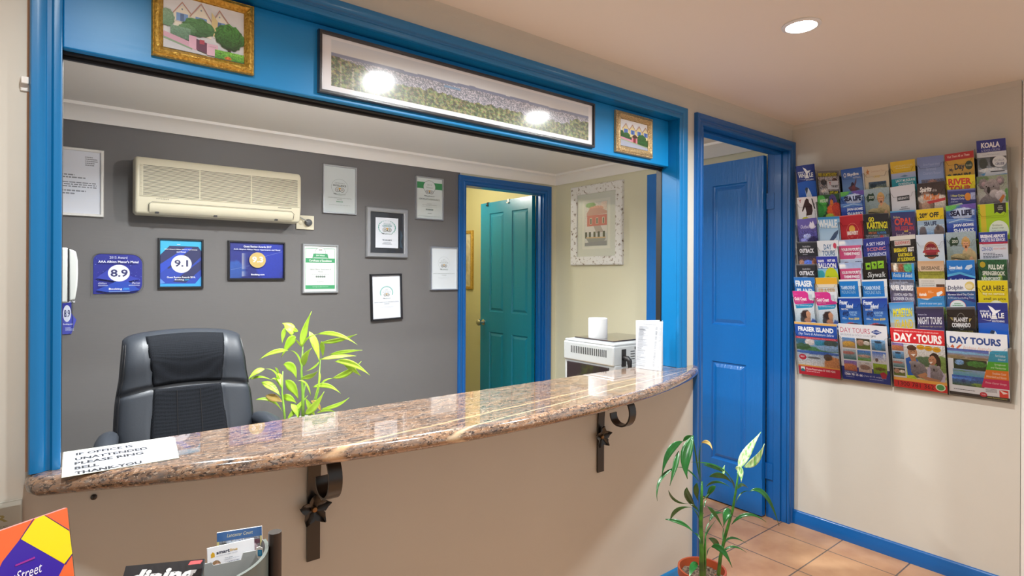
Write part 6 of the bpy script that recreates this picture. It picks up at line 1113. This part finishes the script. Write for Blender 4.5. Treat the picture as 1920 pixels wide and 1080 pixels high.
 ((1775, 568.7), (1828, 567.5), D(('R', 0, 0, 100, 100, '17171a'), ('R', 0, 0, 100, 5, '4a4a50'), ('O', 50, 30, 16, 18, .1, '6a6a68'), ('PG', [(10, 22), (24, 22), (22, 30)], 'b0a060'), ('PG', [(76, 24), (88, 24), (78, 32)], 'b0a060'), ('R', 20, 22, 78, 42, '17171a'), ('T', 'PLANET', 24, 22, 74, 31, 'e0e0e4', 2), ('T', 'COMMANDO', 16, 33, 82, 43, 'e0e0e4', 2), ('T', 'INDOOR ADVENTURE CENTRE', 18, 50, 90, 54, 'a89a50', 0), ('PH', 14, 62, 94, 100, '2a2420', '3a302a', [(66, 40, 24, 24, 'c8b49a'), (58, 60, 12, 10, '3a2a22'), (78, 50, 10, 14, 'e0d4c8')], .25, (16, 10), 5)), 'black indoor adventure brochure with winged white lettering'),
 ((1828, 256.7), (1883, 250), D(('R', 0, 0, 100, 24, '2c2f8c'), ('T', 'KOALA', 16, 5, 80, 16, 'f2f2fa', 2), ('T', '& RIVER CRUISE', 16, 18, 80, 23, 'b8bce0', 0), ('R', 0, 24, 100, 34, 'dde4ee'), ('T', 'Lone Pine Sanctuary', 20, 28, 78, 31, '9aa4b8', 0), ('PH', 0, 34, 100, 74, '5a6068', 'b8c4d0', [(20, 30, 16, 26, '3a4034'), (55, 22, 12, 30, '20242a'), (45, 66, 40, 12, 'e8ecf0'), (60, 84, 50, 8, '4a98cc')], .15, (22, 16), 4), ('E', 76, 44, 24, 11, 'e8eef4'), ('T', 'KOALA', 60, 39, 92, 44, '8a96b0', 0), ('T', 'CRUISE', 62, 46, 92, 51, '3a4a7a', 1), ('R', 8, 72, 100, 100, '2a94cc'), ('PG', [(20, 72), (30, 62), (60, 60), (100, 62), (100, 68), (60, 70), (40, 74)], 'e8ecf2'), ('R', 44, 62, 92, 64, '4a5058'), ('E', 20, 84, 22, 9, 'e0eaf2'), ('T', 'KOALA', 6, 79, 34, 83, '3a5a8a', 0), ('T', 'EXPRESS', 6, 85, 36, 89, '3a5a8a', 0)), 'boat cruise brochure with a purple top band, the highest standing in the rack'),
 ((1829, 324), (1886.7, 318), D(('PH', 0, 0, 100, 66, '8fa084', 'c4bcc0', [(10, 8, 30, 16, '5f7a4c'), (96, 60, 8, 20, '4f8a3a')], .08, (30, 32), 5), ('PE', 42, 54, 34, 18, '8a8284', '5a5254', .2, 2), ('PE', 22, 15, 16, 10, '8f8789', '5f5759', .25, 3), ('PE', 76, 11, 14, 9, '9a9294', '665e60', .25, 4), ('PE', 23, 16, 8, 5, 'b8a0a6', '8a747a', .15, 5), ('PE', 75, 11.5, 7, 4.5, 'c4acb0', '94808a', .15, 6), ('PE', 48, 24, 26, 17, 'a29a9c', '70686a', .18, 7), ('PE', 56, 36, 16, 8, 'c8c0c2', '9a9294', .15, 8), ('PE', 38, 28, 5.5, 7, '2f2a2c', '1a1618', .1, 9), ('E', 55, 21, 2.2, 1.7, '1a1412'), ('E', 31, 21, 1.8, 1.6, '1a1412'), ('E', 55.6, 20.5, .7, .5, 'c8c0c0'),
  ('PE', 76, 40, 17, 10, 'd8d0d4', 'a8a0a4', .15, 10), ('PG', [(66, 52), (84, 38), (90, 42), (74, 58)], 'c8702e'), ('PE', 62, 54, 12, 5, '7a7074', '4a4246', .25, 12), ('PG', [(50, 62), (70, 54), (74, 60), (56, 66)], '8a3f20'), ('R', 0, 66, 100, 100, 'a8a2a4')), 'brochure with a close-up of a grey koala'),
 ((1831.7, 376), (1889, 371), D(('R', 0, 0, 100, 100, 'a8d020'), ('R', 8, 0, 26, 100, 'd8c030'), ('PG', [(54, 0), (92, 0), (92, 20), (84, 17), (73, 21), (62, 17), (54, 20)], '2a2c2a'), ('GK', 64, 5, 84, 15, 3, 'b8bcb0', 3, 0, 1), ('E', 66, 54, 32, 20, 'e4ecdc'), ('T', 'Brisbane', 46, 41, 78, 45, '6a7a5a', 0), ('T', 'inner-city', 44, 47, 82, 51, '6a7a5a', 0), ('T', 'golf courses', 42, 53, 86, 57, '6a7a5a', 0), ('PG', [(2, 4), (5, 4), (5, 6), (2, 6)], '4a5a1a')) + [('R', 1, 4 + i * 4, 5, 6 + i * 4, '4f6a18') for i in range(20)], 'lime green spiral-bound brochure with a white oval'),
 ((1834, 428), (1887.5, 425), D(('R', 0, 0, 100, 20, '2a3f98'), ('T', 'BRISBANE AIRPORT', 6, 5, 92, 12, 'eef0fa', 2), ('T', 'SHUTTLE BUS SERVICES', 8, 13, 92, 19, 'eef0fa', 1), ('R', 0, 20, 100, 24, 'b83050'), ('R', 0, 24, 100, 56, 'd8dce8'), ('T', 'CON-X-ION', 8, 30, 46, 38, '4a6ab0', 1), ('T', 'airport transfers', 50, 31, 94, 37, 'd07a78', 0), ('GK', 12, 42, 88, 54, 4, '4a4e60', 3), ('PH', 4, 56, 98, 82, '2a2f3a', '3a4250', [(30, 50, 26, 24, 'dfe4ec'), (70, 30, 8, 16, 'a8504a'), (82, 60, 16, 20, 'b8c4d4'), (50, 90, 50, 10, '2a4a8a')], .2, (18, 10), 3)), 'blue and white airport shuttle bus brochure'),
 ((1833, 479), (1887.5, 478), D(('PH', 0, 0, 100, 100, '1f5a3a', '1a2a14', [(20, 60, 10, 30, '6a9a30'), (50, 66, 8, 30, '3a5a20'), (75, 60, 10, 30, '8aa040'), (35, 70, 5, 30, '141a0c'), (62, 70, 5, 30, '141a0c')], .3, (26, 26), 6), ('E', 16, 10, 10, 6, 'b09a28'), ('T', 'FULL DAY', 36, 10, 90, 20, 'e8eee4', 2), ('T', 'SPRINGBROOK', 14, 23, 92, 32, 'dfe6da', 2), ('T', 'RAINFOREST', 10, 35, 76, 43, 'dfe6da', 2), ('T', 'BUSHWALK', 30, 46, 94, 55, 'dfe6da', 2)), 'dark green rainforest bushwalk brochure'),
 ((1832.5, 518), (1889, 517.5), D(('R', 0, 0, 100, 100, 'e0cc18'), ('T', 'CAR HIRE', 14, 10, 88, 21, '2f2c18', 1), ('T', 'Big on service', 16, 24, 88, 31, 'f0ecb8', 1), ('T', 'small on price', 18, 34, 92, 41, '4a451c', 1), ('E', 60, 64, 33, 24, 'ecead0'), ('E', 60, 64, 26, 18, 'e0cc18'), ('T', '$27', 38, 54, 80, 67, 'f0ecb8', 2)), 'plain yellow car hire brochure with a round price badge'),
 ((1832.5, 560), (1889, 559.7), whale(), 'blue brochure with a white whale tail, lowest of the column farthest from the door'),
]
for i, (tl, tr, ops, lab) in enumerate(B): brochure(tl, tr, ops, lab, th=.003 + .003 * ((i * 7) % 5) / 4)
# four large magazines along the bottom
def tiles9(x0, y0, x1, y1, cols, rows, seeds):
    P = [('5a90c8', 'b08a40', [(50, 60, 50, 26, 'd0a040')]), ('3a3028', '6a7a30', [(30, 40, 26, 30, 'a8806a'), (75, 40, 24, 20, 'd8d0c8')]), ('8ab8e4', '3a5a6a', [(48, 60, 26, 46, '3a80b0'), (48, 20, 26, 14, '2a3040')]), ('b8c4cc', '2f6a6a', [(40, 35, 50, 16, 'b06a5c')]), ('4a80d8', '7aa828', [(50, 55, 50, 14, 'c09a8a')]), ('3a78d8', 'e8e6e0', [(30, 80, 12, 18, '5a3a2c'), (86, 40, 8, 26, 'd8e4f0')]), ('8a78c0', 'b0603c', [(40, 60, 60, 30, 'c07a4c')]), ('d0cfd0', 'c8b0a0', [(50, 50, 40, 24, '8a6a5a')]), ('9ab828', '6a8a20', [(50, 50, 40, 16, '5a4a1c')])]
    o = []
    for r_ in range(rows):
        for c_ in range(cols):
            p = P[seeds[r_ * cols + c_]]; X0 = x0 + (x1 - x0) * c_ / cols; Y0 = y0 + (y1 - y0) * r_ / rows
            o.append(('PH', X0, Y0, X0 + (x1 - x0) / cols * .9, Y0 + (y1 - y0) / rows * .88, p[0], p[1], p[2], .18, (14, 10), r_ * 3 + c_))
    return o
A4H = .285
A1 = D(('R', 0, 0, 100, 4, 'e0b060'), ('R', 0, 4, 100, 27, '1f4fa8'), ('T', 'FRASER ISLAND', 8, 8, 92, 17, 'f2f5fb', 2), ('T', 'Day Tours & Adventure Safaris', 8, 19, 92, 25, 'e8eefa', 0, 1), ('R', 0, 27, 100, 31, 'c8304a'), ('T', 'Tours depart daily from Noosa, Rainbow Beach and Hervey Bay', 4, 28, 96, 30.2, 'f0c8d0', 0),
  ('PH', 0, 31, 100, 84, '5a9ad0', 'd8d4cc', [(12, 8, 14, 12, '2f6a8a'), (34, 10, 12, 12, 'e8dcd8'), (58, 12, 14, 9, '2f8aa8'), (84, 10, 16, 14, '3a4a3a'), (50, 34, 60, 8, '3f7a3a'), (15, 28, 20, 12, '3a5a34'), (80, 28, 30, 10, '88a8cc'), (50, 47, 60, 6, '2a58a8'), (84, 84, 20, 30, 'b8743a'), (74, 60, 10, 12, '4a3a2c'), (40, 66, 16, 4, '5a5a5c')], .18, (44, 34), 5),
  ('E', 13, 66, 9, 5.5, 'c0203c'), ('T', 'BEST', 8, 64, 18, 67, 'f4d8dc'), ('R', 0, 81, 100, 83.5, 'e0a048'), ('R', 0, 83.5, 100, 100, 'c8243c'), ('R', 6, 85, 16, 94, 'e8ece8'), ('PG', [(6, 94), (6, 90), (11, 88), (16, 91), (16, 94)], '2a7a8a'), ('T', 'Phone Reservation 07 3203 4241', 19, 86, 88, 90, 'f8e0e4', 1), ('GK', 19, 92, 76, 95, 1, 'f0c0c8', 3))
A2 = D(('R', 0, 0, 100, 100, 'dfe0e6'), ('T', 'DAY TOURS', 4, 6, 66, 15, 'c0506a', 0), ('T', 'BRISBANE & GOLD COAST', 4, 17, 68, 20.5, '9aa0b4', 0), ('PG', [(68, 11), (79, 6.5), (90, 11), (79, 15.5)], '24408a'), ('T', 'AUSSIE', 72, 9.5, 86, 12, 'd8e0f4'), ('T', 'JPT', 68, 17, 78, 21, '4a4c5a', 1), ('R', 0, 76, 100, 100, '26388c')) + tiles9(6, 24, 98, 86, 3, 3, [0, 1, 2, 3, 4, 5, 6, 7, 8]) + D(('T', 'RESERVATIONS', 6, 84.5, 32, 87, 'c8d0ec', 0), ('T', '1300 78 15 66', 6, 87.5, 44, 92, 'f0f2fb', 2), ('T', '(7am til 12 midnight)', 46, 88, 92, 92, 'd8dcf0', 0), ('GK', 8, 94, 40, 95.5, 1, 'b8c4e8', 3), ('GK', 58, 94, 94, 95.5, 1, 'b8c4e8', 5), ('PG', [(80, 82), (88, 79), (94, 83), (92, 90), (84, 91)], 'b0283c'))
A3 = D(('R', 0, 0, 100, 24, 'd02630'), ('T', 'BRISBANE AND SOUTH EAST QUEENSLAND', 8, 3.5, 90, 5.8, 'f4c8c8', 1), ('T', 'DAY', 6, 8, 42, 22, 'f8f4f4', 2), ('E', 46, 15, 2.4, 1.8, 'f8f4f4'), ('T', 'TOURS', 50, 8, 95, 22, 'f8f4f4', 2), ('PH', 26, 24, 100, 86, 'dcdfe4', 'c8b890', [(55, 46, 40, 14, '3a5f3a'), (92, 50, 20, 22, '6a8a38'), (10, 78, 20, 22, 'b8d020'), (60, 84, 40, 10, '8a9a5a')], .14, (44, 44), 3),
  ('PG', [(26, 50), (36, 46), (48, 50), (58, 62), (54, 76), (28, 78)], '2560b8'), ('PG', [(34, 46), (44, 46), (48, 56), (38, 56)], 'b07c58'), ('PE', 40, 39, 9, 9.5, 'c89068', 'a87050', .06, 3), ('PE', 39, 31.5, 9, 4.5, '5a4030', '4a3020', .2, 4), ('PG', [(36, 42), (46, 41), (42, 45.5)], 'f4eee8'), ('E', 37.5, 37.5, 1, .7, '2a1c14'), ('E', 43.5, 37, 1, .7, '2a1c14'),
  ('PG', [(66, 62), (76, 56), (88, 60), (98, 72), (96, 84), (64, 82)], 'b8b0c8'), ('PE', 80, 46, 9.5, 9, '2f1f1a', '241814', .2, 5), ('PE', 87, 53, 4, 9, '2f1f1a', '241814', .2, 6), ('PE', 76, 49.5, 7, 8, 'c89070', 'a87254', .06, 7), ('PG', [(70, 52), (77, 51), (73, 55)], 'f4eee8'), ('E', 72, 48, .9, .6, '2a1c14'), ('E', 77.5, 47.6, .9, .6, '2a1c14'),
  ('PE', 50, 68, 15, 13, '8a8488', '5f595e', .2, 8), ('PE', 43, 59, 8.5, 6, '9a9498', '6a6468', .2, 9), ('PE', 35.5, 56, 3, 2.6, 'a8a2a6', '8a8488', .2, 10), ('PE', 50, 55.5, 3, 2.6, 'a8a2a6', '8a8488', .2, 11), ('E', 43, 61, 1.6, 2, '2a2628'), ('PE', 82, 72, 12, 11, '928c94', '686268', .2, 12), ('PE', 79, 62, 8, 5.6, '9a9498', '6a6468', .2, 13), ('PE', 72, 59, 3, 2.6, 'b0aab0', '8a8488', .2, 14), ('PE', 86.5, 59.5, 3, 2.6, 'b0aab0', '8a8488', .2, 15), ('E', 78, 64, 1.6, 2, '2a2628'), ('PG', [(52, 74), (70, 78), (88, 80), (88, 83), (66, 83), (50, 78)], 'b07c5c'), ('PG', [(46, 76), (62, 70), (66, 74), (52, 80)], 'b8845f'),
  ('E', 56, 29, 7.5, 4.2, 'd8a020'), ('E', 70.5, 30, 7.5, 4.2, 'd8a020'), ('E', 85, 31, 7.5, 4.2, 'd8a020'), ('T', 'koala', 52, 27.5, 60, 30.5, 'a87010', 0), ('T', 'tours', 66.5, 28.5, 74.5, 31.5, 'a87010', 0), ('T', 'day', 81, 29.5, 89, 32.5, 'a87010', 0)) + tiles9(1, 25, 26, 82, 1, 4, [6, 2, 3, 1]) + D(('R', 0, 83, 100, 88, 'e8a84a'), ('R', 0, 88, 100, 100, 'c82c2c'), ('T', '1300 781 362', 8, 89.5, 76, 97, '3a1418', 0), ('E', 88, 92, 9, 6, 'd8e8c8'), ('E', 88, 92, 7, 4.5, '4a9a5a'))
A4 = D(('R', 0, 0, 100, 100, 'e2e6ec'), ('T', 'DAY TOURS', 6, 7, 90, 18, '24488c', 2), ('PG', [(6, 24), (10, 20), (13, 23), (12, 26)], 'c8603c'), ('PG', [(16, 25), (22, 20), (27, 19), (22, 24), (18, 27)], 'c8603c'), ('T', 'Brisbane Australia', 28, 21, 74, 26, 'd8a890', 0, 1),
  ('PH', 0, 26, 70, 42, '2a58b8', 'b0a078', [(40, 40, 70, 12, '7fb4d8'), (20, 80, 24, 16, '8a7a58'), (75, 85, 26, 12, '7a6448')], .1, (24, 10), 3), ('PH', 10, 42, 66, 58, '1f2f24', '1a3a20', [(18, 35, 14, 26, '7aa8d8'), (70, 40, 30, 30, '3a7a34'), (40, 70, 20, 10, '20342a')], .3, (22, 10), 5), ('PH', 8, 58, 62, 68, '8aa4c8', '4fa0b8', [(30, 30, 30, 10, '5a8a4a')], .12, (18, 6), 6), ('PH', 6, 68, 60, 84, '2a60c0', '3a5a30', [(30, 30, 40, 14, '4a80d0'), (36, 50, 6, 18, '1a3a70'), (80, 80, 20, 14, '6a8a3a')], .25, (20, 8), 8),
  ('PG', [(72, 27), (76, 25), (100, 24), (100, 41), (68, 42)], '2a94b4'), ('PG', [(68, 42), (100, 41), (100, 54), (64, 55)], '4aac2c'), ('PG', [(64, 55), (100, 54), (100, 68), (60, 69)], 'e07820'), ('PG', [(60, 69), (100, 68), (100, 82), (55, 83)], 'c8205c'),
  ('T', 'North Stradbroke', 80, 30, 96, 34, 'd8ecf4', 0, 1), ('T', 'Island', 84, 36, 96, 39, 'd8ecf4', 0, 1), ('T', 'Springbrook', 78, 44, 96, 47.5, 'e0f4d8', 0, 1), ('T', 'and Tamborine', 72, 49, 96, 52, 'e0f4d8', 0, 1), ('T', 'Sunshine Coast', 74, 57.5, 96, 61, 'f8e8d8', 0, 1), ('T', 'Hinterland and Noosa', 64, 63, 96, 66.5, 'f8e8d8', 0, 1), ('T', 'Private Charter Groups', 62, 73, 96, 77, 'f4d0dc', 0, 1),
  ('GK', 8, 90, 44, 92, 1, '4a4c54', 3, 1), ('GK', 62, 84, 80, 90, 4, '8a8c94', 4, 1), ('PG', [(84, 84), (98, 84), (98, 95), (84, 95)], 'd83a34'), ('PG', [(84, 84), (98, 88), (90, 90)], 'f0e0dc'), ('R', 0, 95, 100, 100, '2a2c30'), ('E', 58, 94, 6, 3.6, 'c02840'), ('T', 'TOURS', 54.5, 92.8, 61.5, 95.2, 'f0c8d0'), ('T', 'www.daytours.com.au', 64, 96, 96, 98.6, 'c8d060', 0))
for tl, tr, ops, lab in [((1490, 597), (1569, 604), A1, 'large blue and red island safari magazine, bottom row nearest the door'), ((1572, 601), (1663, 606), A2, 'large white magazine with nine small photographs in the bottom row'), ((1669.7, 607), (1770.8, 613.7), A3, 'large red-topped magazine with a couple holding koalas'), ((1774.5, 613.7), (1889, 619.6), A4, 'large white magazine with a staircase of coloured bands, bottom row farthest from the door')]:
    A = oX(*tl, 3.062); Bq = oX(*tr, 3.062); m = (A.z + Bq.z) / 2; A.z = Bq.z = m
    # keep the real size, snapped level
    import types
    U = V((0, Bq.y - A.y, 0)); W = V((.21 * A4H, 0, -A4H)); N = V((-1, 0, -.21)).normalized(); g = G()
    g.obox(A - N * .005, U, W, N * .005, 0, 'd9dadd'); a = Art().do(ops); a.place(g, A, U, W, N, .00004)
    mk('magazine', g, 'print', None, label=lab, cat='magazine', group='large magazines at the bottom of the wall rack', origin=A + W + U / 2)
    pocket(A.y, A.y + U.y, A.z, 3.062, A4H, 1)
g = G(); g.box((3.1345, -.945, .815), (3.137, -.035, 1.90)); mk('back_panel', g, 'acrylic', rack)
